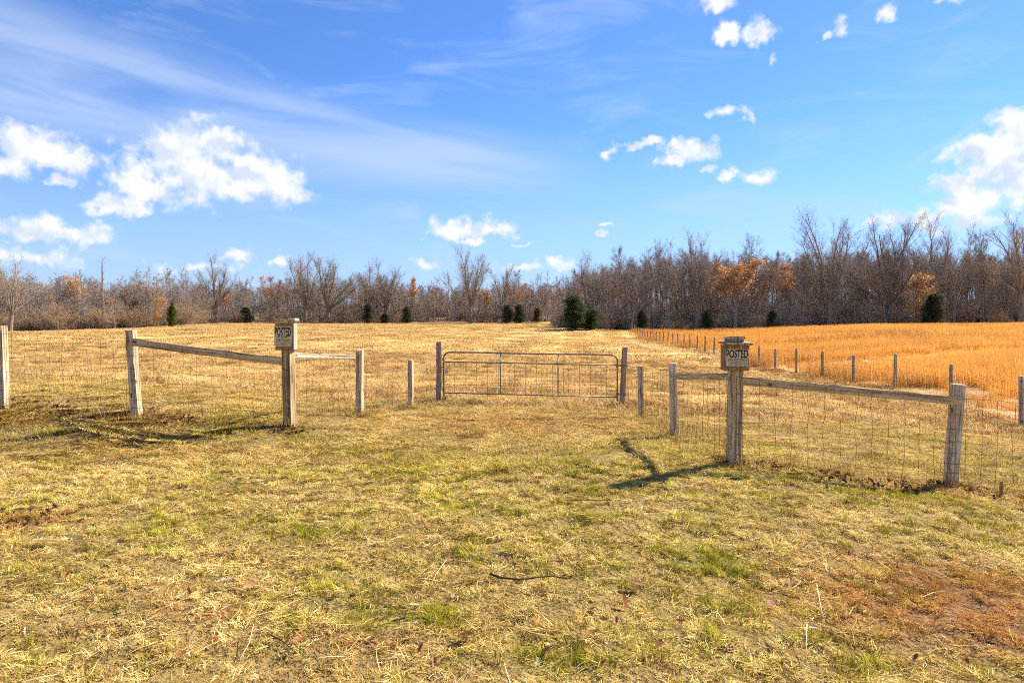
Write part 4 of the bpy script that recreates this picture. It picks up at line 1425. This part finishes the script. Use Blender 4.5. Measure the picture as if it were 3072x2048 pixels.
def wire_net(parent, line, seed, joined=False, rad=.0022, stay=.203, sag=.012):
    """woven wire: eight level wires and upright stays through a list of (foot, height of net)"""
    r = random.Random(seed)
    feet = [Vector(p) for p, _h in line]
    cum = [0]
    for a, b in zip(feet[:-1], feet[1:]):
        cum.append(cum[-1] + math.hypot(b.x - a.x, b.y - a.y))
    total = cum[-1]
    ns = int(total / stay)
    ss = sorted(set([i * total / ns for i in range(ns + 1)] + cum))
    grid = []
    for s_ in ss:
        i = max(k for k in range(len(cum)) if cum[k] <= s_ + 1e-6)
        i = min(i, len(cum) - 2)
        span = cum[i + 1] - cum[i]
        t = (s_ - cum[i]) / span
        p = feet[i].lerp(feet[i + 1], t)
        h = line[i][1] + (line[i + 1][1] - line[i][1]) * t
        bel = 4 * t * (1 - t)
        g_z = gz1(p.x, p.y)
        zf = max(p.z, g_z) if bel > .2 else p.z
        row_ = []
        for w in WIRE_T:
            j = .012 * bel
            row_.append(Vector((p.x + r.gauss(0, j), p.y + r.gauss(0, j * 1.4), zf + WIRE_LOW + (h - WIRE_LOW) * w - sag * bel * w + r.gauss(0, j * .7))))
        grid.append(row_)
    if joined:
        mb = MB()
        for k in range(8):
            mb.tube([g[k] for g in grid], rad, 3, False)
        for g in grid:
            mb.tube(g, rad * .85, 3, False)
        o = obj('woven_wire', mb.mesh('woven_wire', M['wire']), parent)
        o['kind'] = 'stuff'
        return
    for k in range(8):
        obj('line_wire', MB().tube([g[k] for g in grid], rad * (1.25 if k in (0, 7) else 1), 4, False).mesh('line_wire', M['wire']), parent)
    for g in grid:
        if r.random() < .04: continue
        obj('stay_wire', MB().tube(g, rad * .9, 4, False).mesh('stay_wire', M['wire']), parent)


def net_line(posts, widths, hs, extra_left=None):
    out = []
    for (b, t), w, h in zip(posts, widths, hs):
        out.append((Vector((b.x, b.y - w * .5 - .012, b.z)), h))
    return out


# left fence of the gateway
lf = thing('wire_fence', 'woven wire fence with wooden posts and rails left of the gate', 'fence')
LW = [.125, .122, .155, .118, .105]
for i, (b, t) in enumerate(LPW[:5]):
    w = LW[i]
    o = post_obj(lf, b, t, w, w, M['sign_post'] if i == 2 else M['post'], 30 + i, math.radians((-8, -10, -20, -12, -10)[i]), slope=(.0, .05, 0, .06, .05)[i])
    if i == 2: o['label'] = 'thick post that carries the left POSTED box'
g0, g1 = LPW[1], LPW[2]


def on_post(pw, py, depth):
    """point on the post axis at the height of an image row"""
    z = P(0, py, depth)[2]
    b, t = pw
    k = (z - b.z) / (t.z - b.z)
    return b.lerp(t, k)


a, b = on_post(LPW[1], 1024, 10.4), on_post(LPW[2], 1085, 10.8)
rail_obj(lf, a + Vector((.02, -.085, 0)), b + Vector((-.06, -.02, 0)), .118, .045, M['rail'], 61)
a, b = on_post(LPW[2], 1066, 10.8), on_post(LPW[3], 1071, 13.0)
rail_obj(lf, a + Vector((.05, .02, 0)), b + Vector((-.04, -.02, 0)), .085, .045, M['pale_and_sunlit'], 62)
wire_net(lf, net_line(LPW, LW + [.125], [1.17, 1.18, 1.08, 1.18, 1.02, 1.05]), 1)

# right fence of the gateway
rf = thing('wire_fence', 'woven wire fence with wooden posts and rails right of the gate', 'fence')
RW = [.10, .112, .150, .128, .12]
for i, (b, t) in enumerate(RPW[1:]):
    w = RW[i]
    o = post_obj(rf, b, t, w, w, M['sign_post'] if i == 2 else M['post'], 40 + i, math.radians((-6, -4, 0, 1, 0)[i]), slope=(.06, .05, 0, .03, 0)[i])
    if i == 2: o['label'] = 'thick dark-grained post that carries the right POSTED box'
a, b = on_post(RPW[2], 1127, 10.6), on_post(RPW[3], 1129, 8.3)
rail_obj(rf, a + Vector((.0, -.07, 0)), b + Vector((-.05, .02, 0)), .092, .042, M['rail'], 63)
a, b = on_post(RPW[3], 1140, 8.3), on_post(RPW[4], 1199, 8.55)
rail_obj(rf, a + Vector((.05, -.01, 0)), b + Vector((-.005, -.082, 0)), .105, .042, M['rail'], 64)
wire_net(rf, net_line(RPW, [.13] + RW, [1.05, 1.02, 1.05, 1.10, 1.10, 1.12]), 2)

# long field fence running away on the right
ff = thing('field_fence', 'long straight wire fence with round posts beside the orange grass', 'fence')
fy = [17.0, 22.8, 26.1, 29.2, 32.3, 35.4, 38.4, 41.2]
fx_ = [P(*t)[0] for t in FP_PX]
yy = 44.3
while yy < 152:
    fy.append(yy)
    fx_.append(float(fence_x(yy)))
    yy += 3.05
feet = []
for i, (x_, y_) in enumerate(zip(fx_, fy)):
    z_ = gz1(x_, y_)
    rr_ = random.Random(900 + i)
    h_ = rr_.uniform(1.16, 1.30)
    w_ = rr_.uniform(.105, .13)
    mb = MB()
    lean = (rr_.gauss(0, .015), rr_.gauss(0, .015))
    ringz = [-.3, 0, h_ * .3, h_ * .6, h_ * .95, h_]
    mb.tube([(lean[0] * z, lean[1] * z, z) for z in ringz], [w_ * .5 * k for k in (1.05, 1.03, 1.0, .98, .96, .88)], 10, True)
    o = obj('post', mb.mesh('post', M['far_post'], True), ff, (x_, y_, z_))
    o.rotation_euler = (0, 0, rr_.uniform(0, 6))
    feet.append((Vector((x_ - .07, y_, z_)), 1.08))
wire_net(ff, feet[:8], 3, True, .0026, .203)
wire_net(ff, feet[7:], 4, True, .004, .61)

# ------------------------------------------------------------------ gate and its posts
for (b, t), mat, sd_, lab in ((LPW[5], M['grey_post'], 70, 'grey square post at the left end of the gate'), (RPW[0], M['grey_post'], 71, 'grey square post that the gate hinges on, right of the gate')):
    o = post_obj(None, b, t, .125, .125, mat, sd_, math.radians(4 if sd_ == 70 else -4), 'gate_post', slope=-.05)
    tag(o, lab, 'post', 'posts of the gate')
gl, gr_ = P(1331, 1100, 16.33), P(1852, 1100, 16.5)
UL, UR = Vector((gl[0], gl[1], 0)), Vector((gr_[0], gr_[1], 0))
zt = (P(0, 1056, 16.33)[2], P(0, 1065, 16.5)[2])
zm = (P(0, 1085, 16.33)[2], P(0, 1095, 16.5)[2])
zb = (P(0, 1178, 16.33)[2], P(0, 1191, 16.5)[2])
ext = (P(0, 1187, 16.33)[2], P(0, 1203, 16.5)[2])
gate = thing('farm_gate', 'brown tubular steel farm gate with wire mesh between the grey posts', 'gate', (UL.x, UL.y, 0))
O = Vector((UL.x, UL.y, 0))


def G(t, zz):
    """point of the gate plane: t across, zz a pair of end heights"""
    p = UL.lerp(UR, t)
    p.z = zz[0] + (zz[1] - zz[0]) * t
    return p - O


Lg = (UR - UL).length
rc = .15 / Lg
path = [G(0, ext)]
path += [G(0, zt) - Vector((0, 0, .15))]
for k in range(1, 8):
    a_ = math.pi / 2 * k / 8
    path.append(G(rc * (1 - math.cos(a_)), zt) - Vector((0, 0, .15 * (1 - math.sin(a_)))))
path += [G(t, zt) + Vector((0, 0, .006 * math.sin(9 * t))) for t in (rc, .2, .4, .6, .8, 1 - rc)]
for k in range(1, 8):
    a_ = math.pi / 2 * k / 8
    path.append(G(1 - rc + rc * math.sin(a_), zt) - Vector((0, 0, .15 * (1 - math.cos(a_)))))
path += [G(1, zt) - Vector((0, 0, .15)), G(1, ext)]
obj('frame', MB().tube(path, .0195, 8).mesh('frame', M['gate'], True), gate)
obj('cross_bar', MB().tube([G(.005, zm), G(.5, zm), G(.995, zm)], .0165, 8).mesh('cross_bar', M['gate'], True), gate)
obj('bottom_bar', MB().tube([G(.005, zb), G(.5, zb), G(.995, zb)], .0165, 8).mesh('bottom_bar', M['gate'], True), gate)
for px in (1500, 1673):
    t_ = (px - 1331) / (1852 - 1331)
    obj('upright', MB().tube([G(t_, zt), G(t_, zb)], .0150, 8).mesh('upright', M['gate'], True), gate)
nv = 32
for i in range(1, nv):
    t_ = i / nv
    obj('mesh_wire', MB().tube([G(t_, zm), G(t_, zb)], .0034, 4, False).mesh('mesh_wire', M['wire']), gate)
for k_ in (.15, .29, .42, .54, .64, .73, .81, .88, .94):
    zz = tuple(m_ + (b__ - m_) * k_ for m_, b__ in zip(zm, zb))
    obj('mesh_wire', MB().tube([G(.005, zz) + Vector((0, -.003, 0)), G(.995, zz) + Vector((0, -.003, 0))], .0034, 4, False).mesh('mesh_wire', M['wire']), gate)
for py in (1097, 1182):      # hinges reaching to the post
    zz = P(0, py, 16.5)[2]
    e = UR + Vector((0, 0, zz)) - O
    pb = on_post(RPW[0], py, 16.6) - O
    mb = MB().tube([e + Vector((-.03, 0, 0)), e + Vector((.03, 0, 0))], .034, 8)
    mb.tube([e, Vector((pb.x, pb.y - .07, pb.z))], .014, 6)
    mb.box(pb.x - .078, pb.x + .078, pb.y - .078, pb.y + .078, pb.z - .02, pb.z + .02)
    obj('hinge', mb.mesh('hinge', M['gate']), gate)
# padlock, chain, bucket
pl = P(1340, 1110, 16.25)
lock = thing('padlock', 'pale steel padlock hanging on the gate near its left post', 'padlock', tuple(pl))
obj('body', MB().box(-.036, .036, -.02, .02, -.085, .03, .008).mesh('body', M['zinc']), lock)
sh = [(-.022, 0, .02), (-.022, 0, .07)] + [(-.022 * math.cos(a_), 0, .07 + .022 * math.sin(a_)) for a_ in (.5, 1.0, 1.57, 2.1, 2.6)] + [(.022, 0, .07), (.022, 0, .02)]
obj('shackle', MB().tube(sh, .007, 6).mesh('shackle', M['zinc'], True), lock)
ch0, ch1 = P(1327, 1080, 16.28), P(1325, 1165, 16.28)
chain = thing('chain', 'dull steel chain hanging beside the left gate post', 'chain', tuple(ch1))
for i in range(16):
    q = Vector(ch0).lerp(Vector(ch1), i / 15) - Vector(ch1)
    q.x += .012 * math.sin(i * .8)
    ring = [q + Vector(((math.cos(a_) * .016, 0, math.sin(a_) * .028) if i % 2 else (0, math.cos(a_) * .016, math.sin(a_) * .028))) for a_ in [2 * math.pi * k / 8 for k in range(9)]]
    obj('link', MB().tube(ring, .006, 5, False).mesh('link', M['chain'], True), chain)
bk, _d = ground_px(1331, 1203)
bk = Vector(bk)
bucket = thing('tipped_box', 'small dark open box with a pale rim at the foot of the left gate post', 'box', (bk.x, bk.y, bk.z + .01), (math.radians(6), math.radians(4), math.radians(8)))
mb = MB()
mb.box(-.052, .052, .04, .05, 0, .10, .002).box(-.055, -.045, -.05, .04, 0, .10, .002).box(.045, .055, -.05, .04, 0, .10, .002).box(-.045, .045, -.05, .04, 0, .008, .002)
obj('shell', mb.mesh('shell', M['hole']), bucket)
mb = MB()
mb.box(-.062, .062, -.062, -.052, .098, .112, .002).box(-.064, -.054, -.060, -.050, 0, .098, .002).box(.054, .064, -.060, -.050, 0, .098, .002)
obj('rim', mb.mesh('rim', M['rim']), bucket)


# ------------------------------------------------------------------ POSTED signs on boxes
def text_mesh(body, name, width, height, mat, bold=0.0):
    """flat lettering fitted to a width and height, facing -Y, lower left at the origin"""
    cu = bpy.data.curves.new(name, 'FONT')
    cu.body = body
    cu.size = 1.0
    cu.offset = bold
    cu.resolution_u = 4
    cu.fill_mode = 'FRONT'
    o = bpy.data.objects.new(name, cu)
    COL.objects.link(o)
    dg = bpy.context.evaluated_depsgraph_get()
    me_ = bpy.data.meshes.new_from_object(o.evaluated_get(dg))
    bpy.data.objects.remove(o)
    co = np.empty(len(me_.vertices) * 3, np.float32)
    me_.vertices.foreach_get('co', co)
    co = co.reshape(-1, 3)
    lo, hi = co.min(0), co.max(0)
    q = np.zeros_like(co)
    q[:, 0] = (co[:, 0] - lo[0]) / (hi[0] - lo[0]) * width
    q[:, 2] = (co[:, 1] - lo[1]) / (hi[1] - lo[1]) * height
    me_.vertices.foreach_set('co', q.ravel())
    me_.materials.clear()
    me_.materials.append(mat)
    me_.name = name
    me_.update()
    return me_


def posted(root, x0, x1, z0, z1, y, seed, torn):
    """the paper notice on the front board; x0..z1 is the sheet, y its face"""
    r = random.Random(seed)
    w, h = x1 - x0, z1 - z0
    edge = []
    for i in range(12): edge.append((x0 + w * i / 12, z0 + r.uniform(-.003, .004)))
    for i in range(12): edge.append((x1 + r.uniform(-.003, .003) - (torn[1] * w * max(0, .5 - i / 12)), z0 + h * i / 12))
    for i in range(12): edge.append((x1 - w * i / 12, z1 + r.uniform(-.003, .002)))
    for i in range(12):
        k = 1 - i / 12
        edge.append((x0 + r.uniform(-.004, .004) + torn[0] * w * max(0, .55 - k) * (1 + .6 * math.sin(i * 2.3)), z0 + h * k))
    paper = obj('paper', MB().prism(edge, y, y - .0025, 'y').mesh('paper', M['paper']), root)
    def line(body, cx, zz, ww, hh, mat, bold):
        o = obj('lettering', text_mesh(body, 'lettering', ww, hh, mat, bold), paper)
        o.location = (cx - ww / 2, y - .0045, zz)
    cx = (x0 + x1) / 2
    # heavy condensed headline
    line('POSTED', cx, z0 + h * .505, w * .92, h * .455, M['ink'], .022)
    line('PRIVATE PROPERTY', cx, z0 + h * .430, w * .72, h * .055, M['ink'], .012)
    line('HUNTING, FISHING, TRAPPING OR', cx, z0 + h * .360, w * .82, h * .045, M['faded_ink'], .010)
    line('TRESPASSING FOR ANY PURPOSE', cx, z0 + h * .293, w * .82, h * .045, M['faded_ink'], .010)
    line('IS STRICTLY FORBIDDEN', cx, z0 + h * .228, w * .60, h * .045, M['faded_ink'], .010)
    line('VIOLATORS WILL BE PROSECUTED', cx, z0 + h * .165, w * .80, h * .045, M['faded_ink'], .010)
    for zz in (.115, .065):
        o = obj('ruled_line', MB().box(-w * .38, w * .38, 0, .001, 0, h * .012, .0003).mesh('ruled_line', M['faded_ink']), paper)
        o.location = (cx, y - .0045, z0 + h * zz)
    for sx, sz in ((x0 + .012, z1 - .010), (x1 - .012, z1 - .010), (x0 + .014, z0 + h * .44), (x1 - .012, z0 + h * .44)):
        o = obj('tack', MB().tube([(0, 0, 0), (0, -.004, 0)], [.0045, .003], 8).mesh('tack', M['hole']), paper)
        o.location = (sx, y - .003, sz)


# right box
d = 8.16
c0 = P(2209, 1112, d)
rb = thing('posted_box', 'brown wooden box with the POSTED notice on the right thick post', 'sign', tuple(c0))
k = d / FPX
w2 = 37.5 * k
hB = 78 * k
bx_d = .05
obj('board', MB().box(-w2, w2, -.015, .03, 0, hB, .004).mesh('board', M['box_wood']), rb)
obj('side_panel', MB().box(-w2 + .002, -w2 + .018, .031, .14, .004, hB - .004, .003).mesh('side_panel', M['box_wood']), rb)
obj('side_panel', MB().box(w2 - .018, w2 - .002, .031, .14, .004, hB - .004, .003).mesh('side_panel', M['box_wood']), rb)
obj('bottom_batten', MB().box(-w2 - .008, w2 - .004, -.032, -.016, .0, .047, .003).mesh('bottom_batten', M['box_wood']), rb)
o = obj('roof', MB().box(-w2 - .026, w2 + .03, -.06, .16, 0, .028, .004).mesh('roof', M['sign_post']), rb)
o.location = (0, 0, hB + .003)
o.rotation_euler = (math.radians(3), math.radians(1.2), 0)
posted(rb, -w2 + .013, w2 - .008, .048, hB - .050, -.0165, 5, (.10, .10))
cap = thing('post_cap', 'weathered rounded cap of two wood layers on the right POSTED box', 'cap', (c0[0] - .012, c0[1] + .05, c0[2] + hB + .036))
prof = [(-.095, 0), (.095, 0), (.1, .018), (.092, .03), (-.092, .03), (-.1, .018)]
obj('lower_layer', MB().prism(prof, -.06, .07, 'y').mesh('lower_layer', M['grey_post']), cap)
prof = [(-.105, .032), (.108, .032), (.115, .046), (.095, .068), (-.085, .070), (-.108, .056)]
obj('upper_layer', MB().prism(prof, -.068, .078, 'y').mesh('upper_layer', M['rail']), cap)

# left box
d = 10.66
c0 = P(855, 1050, d)
lb = thing('posted_box', 'weathered box, right side coloured sunlit, with the POSTED notice on the left thick post', 'sign', tuple(c0))
k = d / FPX
w2 = 28 * k
hB = 80 * k
obj('board', MB().box(-w2, w2 - .02, -.015, .025, 0, hB, .004).mesh('board', M['box_wood']), lb)
obj('side_panel', MB().box(w2 - .019, w2, -.013, .16, .004, hB - .003, .003).mesh('side_panel', M['pale_and_sunlit']), lb)  # sun-facing side, its brightness put into the wood colour
obj('side_panel', MB().box(-w2 + .002, -w2 + .018, .026, .16, .004, hB - .003, .003).mesh('side_panel', M['box_wood']), lb)
o = obj('roof', MB().box(-w2 - .05, w2 - .02, -.06, .17, 0, .026, .004).mesh('roof', M['sign_post']), lb)
o.location = (0, 0, hB + .003)
o = obj('roof_block', MB().box(w2 * .45, w2 + .03, -.05, .16, 0, .05, .010).mesh('roof_block', M['pale_and_sunlit']), lb)  # right end of the roof, sunlight painted in as paler wood
o.location = (0, 0, hB + .031)
posted(lb, -w2 - .014, w2 - .032, .062, hB - .048, -.0165, 6, (-.06, .05))
nest = thing('twig_debris', 'dry twigs and moss lying on the left POSTED box', 'twigs', (c0[0] - .05, c0[1] + .03, c0[2] + hB + .03))
r = random.Random(3)
for i in range(16):
    a_ = r.uniform(-.5, .5) + (math.pi if r.random() < .5 else 0)
    p0 = Vector((r.uniform(-.12, .06), r.uniform(-.05, .08), r.uniform(.004, .03)))
    L = r.uniform(.05, .13)
    obj('twig', MB().tube([p0, p0 + Vector((math.cos(a_) * L * .5, .01, r.uniform(0, .02))), p0 + Vector((math.cos(a_) * L, math.sin(a_) * L * .4, r.uniform(-.01, .045)))], [.004, .0035, .002], 4).mesh('twig', M['rail'] if i % 3 else M['sign_post']), nest)

# ------------------------------------------------------------------ things lying in the grass
M['stick'] = plain('dark_stick_bark', (.095, .050, .028), .8, 0, .2, .4, 50, .5)
M['straw_stick'] = plain('pale_straw', (.62, .50, .30), .7, 0, .2, .2, 30)


def leafy(name, cols):
    m, n = new_mat(name)
    oi = n.n('ShaderNodeObjectInfo').outputs['Random']
    tc = n.n('ShaderNodeTexCoord').outputs['Object']
    k = len(cols) - 1
    c = n.ramp(oi, [(i / k, c_) for i, c_ in enumerate(cols)])
    v_ = n.m('MULTIPLY_ADD', n.noise(tc, 60, 3, .6), .8, .6)
    c = n.mix(1.0, c, n.n('ShaderNodeCombineColor', {0: v_, 1: v_, 2: v_}).outputs[0], 'MULTIPLY')
    s = n.n('ShaderNodeMixShader', {0: .22, 1: principled(n, c, .65, spec=.25), 2: n.n('ShaderNodeBsdfTranslucent', {0: c})})
    finish(n, s)
    return m


M['fallen'] = leafy('fallen_oak_leaf', [(.30, .105, .035), (.22, .09, .04), (.38, .17, .06), (.16, .075, .04), (.46, .25, .11)])
M['bleached'] = leafy('bleached_leaf', [(.52, .41, .25), (.58, .48, .31), (.46, .34, .19)])
leaf_m = [leaf_mesh('fallen_leaf', M['fallen'], 10 + i, .085, .35 + .12 * i) for i in range(5)]
bleach_m = [leaf_mesh('bleached_leaf', M['bleached'], 30 + i, .075, .3 + .15 * i) for i in range(3)]


def lay(name, me_, px, py, label, group, scale=1.0, lift=.03, rz=None, seed=0, cat='leaf'):
    p, _d = ground_px(px, py)
    r_ = random.Random(seed)
    o = obj(name, me_, loc=(p[0], p[1], p[2] + lift), rot=(r_.uniform(-.5, .5), r_.uniform(-.5, .5), r_.uniform(0, 6.28) if rz is None else rz))
    o.scale = (scale,) * 3
    return tag(o, label, cat, group)


NAMED_LEAVES = [(1402, 1930, 'large curled brown oak leaf lying below the stick', 1.5), (1905, 1768, 'rusty oak leaf standing on edge right of the stick', 1.25), (1870, 1828, 'flat red-brown leaf right of the bleached chip', 1.2), (2320, 1835, 'dark red-brown leaf on the green patch at lower right', 1.2),
                (755, 1782, 'curled brown leaf in the left foreground turf', 1.2), (688, 1500, 'small dark curled leaf left of the middle of the turf', 1.0), (1380, 1572, 'reddish leaf near the middle of the turf', 1.0), (1845, 1600, 'small rusty leaf right of the middle of the turf', .9), (2382, 1992, 'dark brown leaf in the lowest green grass', 1.1), (1090, 1300, 'orange-brown leaf on the straw left of the gateway', 1.2), (670, 1678, 'brown leaf beside the olive patch on the left', 1.1), (895, 1953, 'tiny rust-red leaf at lower left of the middle', .9)]
for i, (px, py, lab, s_) in enumerate(NAMED_LEAVES):
    lay('fallen_leaf', leaf_m[i % 5], px, py, lab, 'fallen oak leaves on the foreground turf', s_, .045, seed=i)
TURF_MARKS = [(1590, 1750, 'the long dark stick'), (2200, 1400, 'the right thick post'), (871, 1290, 'the left thick post'), (2852, 1480, 'the right corner post'), (1590, 1290, 'the gateway'), (1200, 1858, 'the bright green tuft'), (2450, 1860, 'the pale upright stalks'), (2860, 1790, 'the brown grass patch'), (200, 1640, 'the large pale leaf'), (720, 1940, 'the curved straw stalk'), (1920, 1450, 'the post shadow'), (412, 1290, 'the leaf litter bank'), (2200, 1700, 'the green patch at right'), (690, 1500, 'the small dark curled leaf'), (1650, 1990, 'the bottom green tuft')]


def on_turf(px, py):
    k_ = min(TURF_MARKS, key=lambda q: (q[0] - px) ** 2 + (2.2 * (q[1] - py)) ** 2)
    dx_, dy_ = px - k_[0], 2.2 * (py - k_[1])
    side = ('left of' if dx_ < 0 else 'right of') if abs(dx_) > abs(dy_) else ('beyond' if dy_ < 0 else 'in front of')
    far_ = math.hypot(dx_, dy_)
    return ('close ' if far_ < 160 else 'well ' if far_ > 380 else '') + side + ' ' + k_[2]


r = random.Random(21)
for i in range(95):
    py = 1290 + 740 * r.random() ** .8
    px = r.uniform(20, 3050)
    lay('fallen_leaf', leaf_m[r.randrange(5)], px, py, 'small brown oak leaf on the turf ' + on_turf(px, py), 'small brown leaves scattered in the turf', r.uniform(.45, .85), r.uniform(.01, .045), seed=100 + i)
for i in range(34):
    py = 1480 + 560 * r.random()
    px = r.uniform(20, 3050) if i % 3 else r.uniform(1600, 2600)
    lay('bleached_leaf', bleach_m[r.randrange(3)], px, py, 'small bleached leaf scrap on the turf ' + on_turf(px, py), 'bleached leaf scraps in the turf', r.uniform(.35, .8), r.uniform(.02, .05), seed=300 + i)
for i, (px, py, s_, lab) in enumerate([(120, 1645, 2.4, 'large pale leaf at the left edge of the turf'), (675, 1768, 1.7, 'pale folded leaf in the left foreground turf'), (1800, 1828, .9, 'small white chip right of the stick'), (1240, 1840, 1.0, 'pale pink leaf on the green tuft'), (1650, 1965, 1.3, 'pale leaf in the bottom green tuft'), (2430, 1905, 1.0, 'bleached leaf beside the long pale stalks')]):
    lay('bleached_leaf', bleach_m[i % 3], px, py, lab, 'bleached leaves on the turf', s_, .05, seed=400 + i)


def stick(name, pts_px, rad, mat, label, lift=.035, cat='stick'):
    ps = []
    for i, (px, py) in enumerate(pts_px):
        p, _d = ground_px(px, py)
        ps.append(Vector((p[0], p[1], p[2] + (lift[i] if hasattr(lift, '__len__') else lift))))
    o0 = ps[0].copy()
    k_ = len(ps)
    o = obj(name, MB().tube([p - o0 for p in ps], [rad * (1 - .55 * i / (k_ - 1)) for i in range(k_)], 7).mesh(name, mat, True), loc=o0)
    return tag(o, label, cat, 'sticks and stalks lying on the turf')


stick('fallen_stick', [(1470, 1738), (1500, 1748), (1560, 1754), (1600, 1748), (1650, 1745), (1690, 1750), (1712, 1750)], .0085, M['stick'], 'long dark stick lying across the middle foreground')
stick('fallen_stick', [(1820, 1908 - 400), (1835, 1512), (1690, 1512)], .005, M['stick'], 'thin short dark twig near the middle of the turf')
stick('fallen_twig', [(820, 1448), (760, 1458), (690, 1464)], .005, M['stick'], 'thin dark twig at the left of the turf')
stick('fallen_twig', [(815, 1925), (850, 1945), (890, 1980)], .0045, M['stick'], 'thin dark twig at the bottom left of the middle')
stick('pale_stalk', [(718, 2000), (748, 1960), (762, 1905)], .0032, M['straw_stick'], 'pale curved straw stalk at the bottom left of the middle', [.03, .05, .06])
stick('pale_stalk', [(2450, 1800), (2462, 1850), (2480, 1900)], .0032, M['straw_stick'], 'long pale stalk standing in the right green patch', [.10, .06, .03])
stick('pale_stalk', [(2420, 1925), (2418, 1970), (2416, 2010)], .003, M['straw_stick'], 'pale upright stalk near the bottom right', [.10, .06, .03])
stick('pale_stalk', [(1340, 1705), (1310, 1740), (1290, 1780)], .0024, M['straw_stick'], 'thin pale stalk left of the long dark stick', [.06, .05, .03])
stick('pale_stalk', [(1250, 1748), (1275, 1728), (1300, 1710)], .0024, M['straw_stick'], 'thin pale stalk lying beside the dark stick end', [.03, .04, .04])
stick('pale_stalk', [(2030, 1455), (2080, 1447), (2130, 1438)], .0024, M['straw_stick'], 'pale stalk in the shadow of the right thick post')
stick('dry_branch', [(510, 1408), (520, 1425), (535, 1440)], .0055, M['straw_stick'], 'short pale broken branch on the left straw', [.05, .06, .03])
p, _d = ground_px(3003, 1492)
o = obj('wood_stub', MB().tube([(0, 0, -.1), (.003, 0, .08), (.0, 0, .17), (.006, 0, .185)], [.022, .021, .019, .010], 7).mesh('wood_stub', M['box_wood']), loc=tuple(p))
tag(o, 'short reddish wood stub sticking up right of the right corner post', 'stub')
p, _d = ground_px(2480, 1470)
o = obj('wood_stub', MB().tube([(0, 0, -.1), (.004, 0, .05), (.0, 0, .095), (.006, 0, .10)], [.016, .016, .015, .010], 7).mesh('wood_stub', M['sign_post']), loc=tuple(p))
tag(o, 'small dark stub of wood below the right rail shadow', 'stub')

# leaf litter gathered under the fences
lit_src = [leaf_mesh('litter_leaf', M['litter'], 50 + i, .075, .5 + .25 * i) for i in range(4)]
for lm in lit_src:
    for an in ('rnd', 'rnd2'):
        a_ = lm.attributes.new(an, 'FLOAT', 'POINT')
        a_.data.foreach_set('value', np.full(len(lm.vertices), random.random(), np.float32))
r = np.random.default_rng(31)
segs = []
for (x0, y0, x1, y1, n_, sp) in ((-40, 1228, 190, 1236, 200, .16), (190, 1238, 430, 1254, 260, .16), (430, 1258, 600, 1266, 150, .16), (830, 1290, 920, 1296, 90, .12), (0, 1555, 130, 1580, 36, .3), (2230, 1395, 2560, 1450, 130, .2), (2560, 1450, 2980, 1482, 170, .2), (2150, 1390, 2240, 1402, 70, .1)):
    a_, _d = ground_px(x0, y0)
    b_, _d = ground_px(x1, y1)
    t_ = r.random(n_)
    segs.append(np.c_[a_[0] + (b_[0] - a_[0]) * t_ + r.normal(0, sp * .6, n_), a_[1] + (b_[1] - a_[1]) * t_ + r.normal(0, sp, n_)])
xy = np.concatenate(segs)
nb = len(xy)
scatter('leaf_litter', 'dark brown leaf litter gathered along the foot of the fences', 'leaves', lit_src, np.c_[xy, gz(xy[:, 0], xy[:, 1]) + r.uniform(.005, .05, nb)], r.random(nb) * 6.283, r.uniform(.5, 1.1, nb), r.integers(0, 4, nb),
        {'g': np.zeros(nb), 'br': np.zeros(nb), 'tone': r.uniform(.55, 1.2, nb)}, r.uniform(-.7, .7, (nb, 2)))

# dry weeds growing through the fences
weeds = [patch_mesh('weed', M['turf'], 400 + i, 26, .16, (.18, .52), .0045, (4, 42), .7) for i in range(3)]
weeds += [patch_mesh('weed_low', M['turf'], 410 + i, 60, .20, (.08, .24), .0042, (10, 70), .6) for i in range(2)]
pl_ = []
for posts, dens in ((LPW, 5.0), (RPW, 9.0)):
    for (a_, _t), (b_, _t2) in zip(posts[:-1], posts[1:]):
        L = (b_ - a_).length
        for k_ in range(int(L * dens)):
            q = a_.lerp(b_, r.random())
            pl_.append((q.x + r.normal(0, .14), q.y + r.normal(.05, .16)))
    for (a_, _t) in posts:
        for k_ in range(7):
            pl_.append((a_.x + r.normal(0, .12), a_.y + r.normal(-.05, .1)))
for i in range(len(fy)):
    if fy[i] < 60:
        for k_ in range(10):
            pl_.append((fx_[i] + r.normal(-.15, .22), fy[i] + r.uniform(-1.5, 1.5)))
xy = np.array(pl_)
nb = len(xy)
g_, d_, b_ = turf(xy[:, 0], xy[:, 1])
farw = xy[:, 1] > 17
scatter('dry_weeds', 'dry wispy weeds growing through the foot of the fences', 'weeds', weeds, np.c_[xy, gz(xy[:, 0], xy[:, 1])], r.random(nb) * 6.283, r.uniform(.5, 1.1, nb), np.where(r.random(nb) < .4, r.integers(0, 3, nb), r.integers(3, 5, nb)),
        {'g': np.clip(g_ * .5, 0, 1), 'br': np.where(farw, .7, .35) * r.random(nb) * 1.3, 'tone': r.uniform(.7, 1.1, nb)})

# ------------------------------------------------------------------ tell apart the few things that still share a label
same = {}
for o in COL.objects:
    if o.parent is None and o.get('label') and o.get('group'):
        same.setdefault(o['label'], []).append(o)
ORD = ['leftmost', 'second', 'third', 'fourth', 'fifth', 'sixth', 'seventh']
for lab, os_ in same.items():
    k = len(os_)
    if k < 2 or k > 7: continue
    os_.sort(key=lambda o: o.location.x / max(o.location.y, .1))
    for i, o in enumerate(os_):
        w_ = {2: ['left-hand', 'right-hand'], 3: ['leftmost', 'middle', 'rightmost']}.get(k, ORD[:k - 1] + ['rightmost'])[i]
        o['label'] = w_ + ' ' + lab
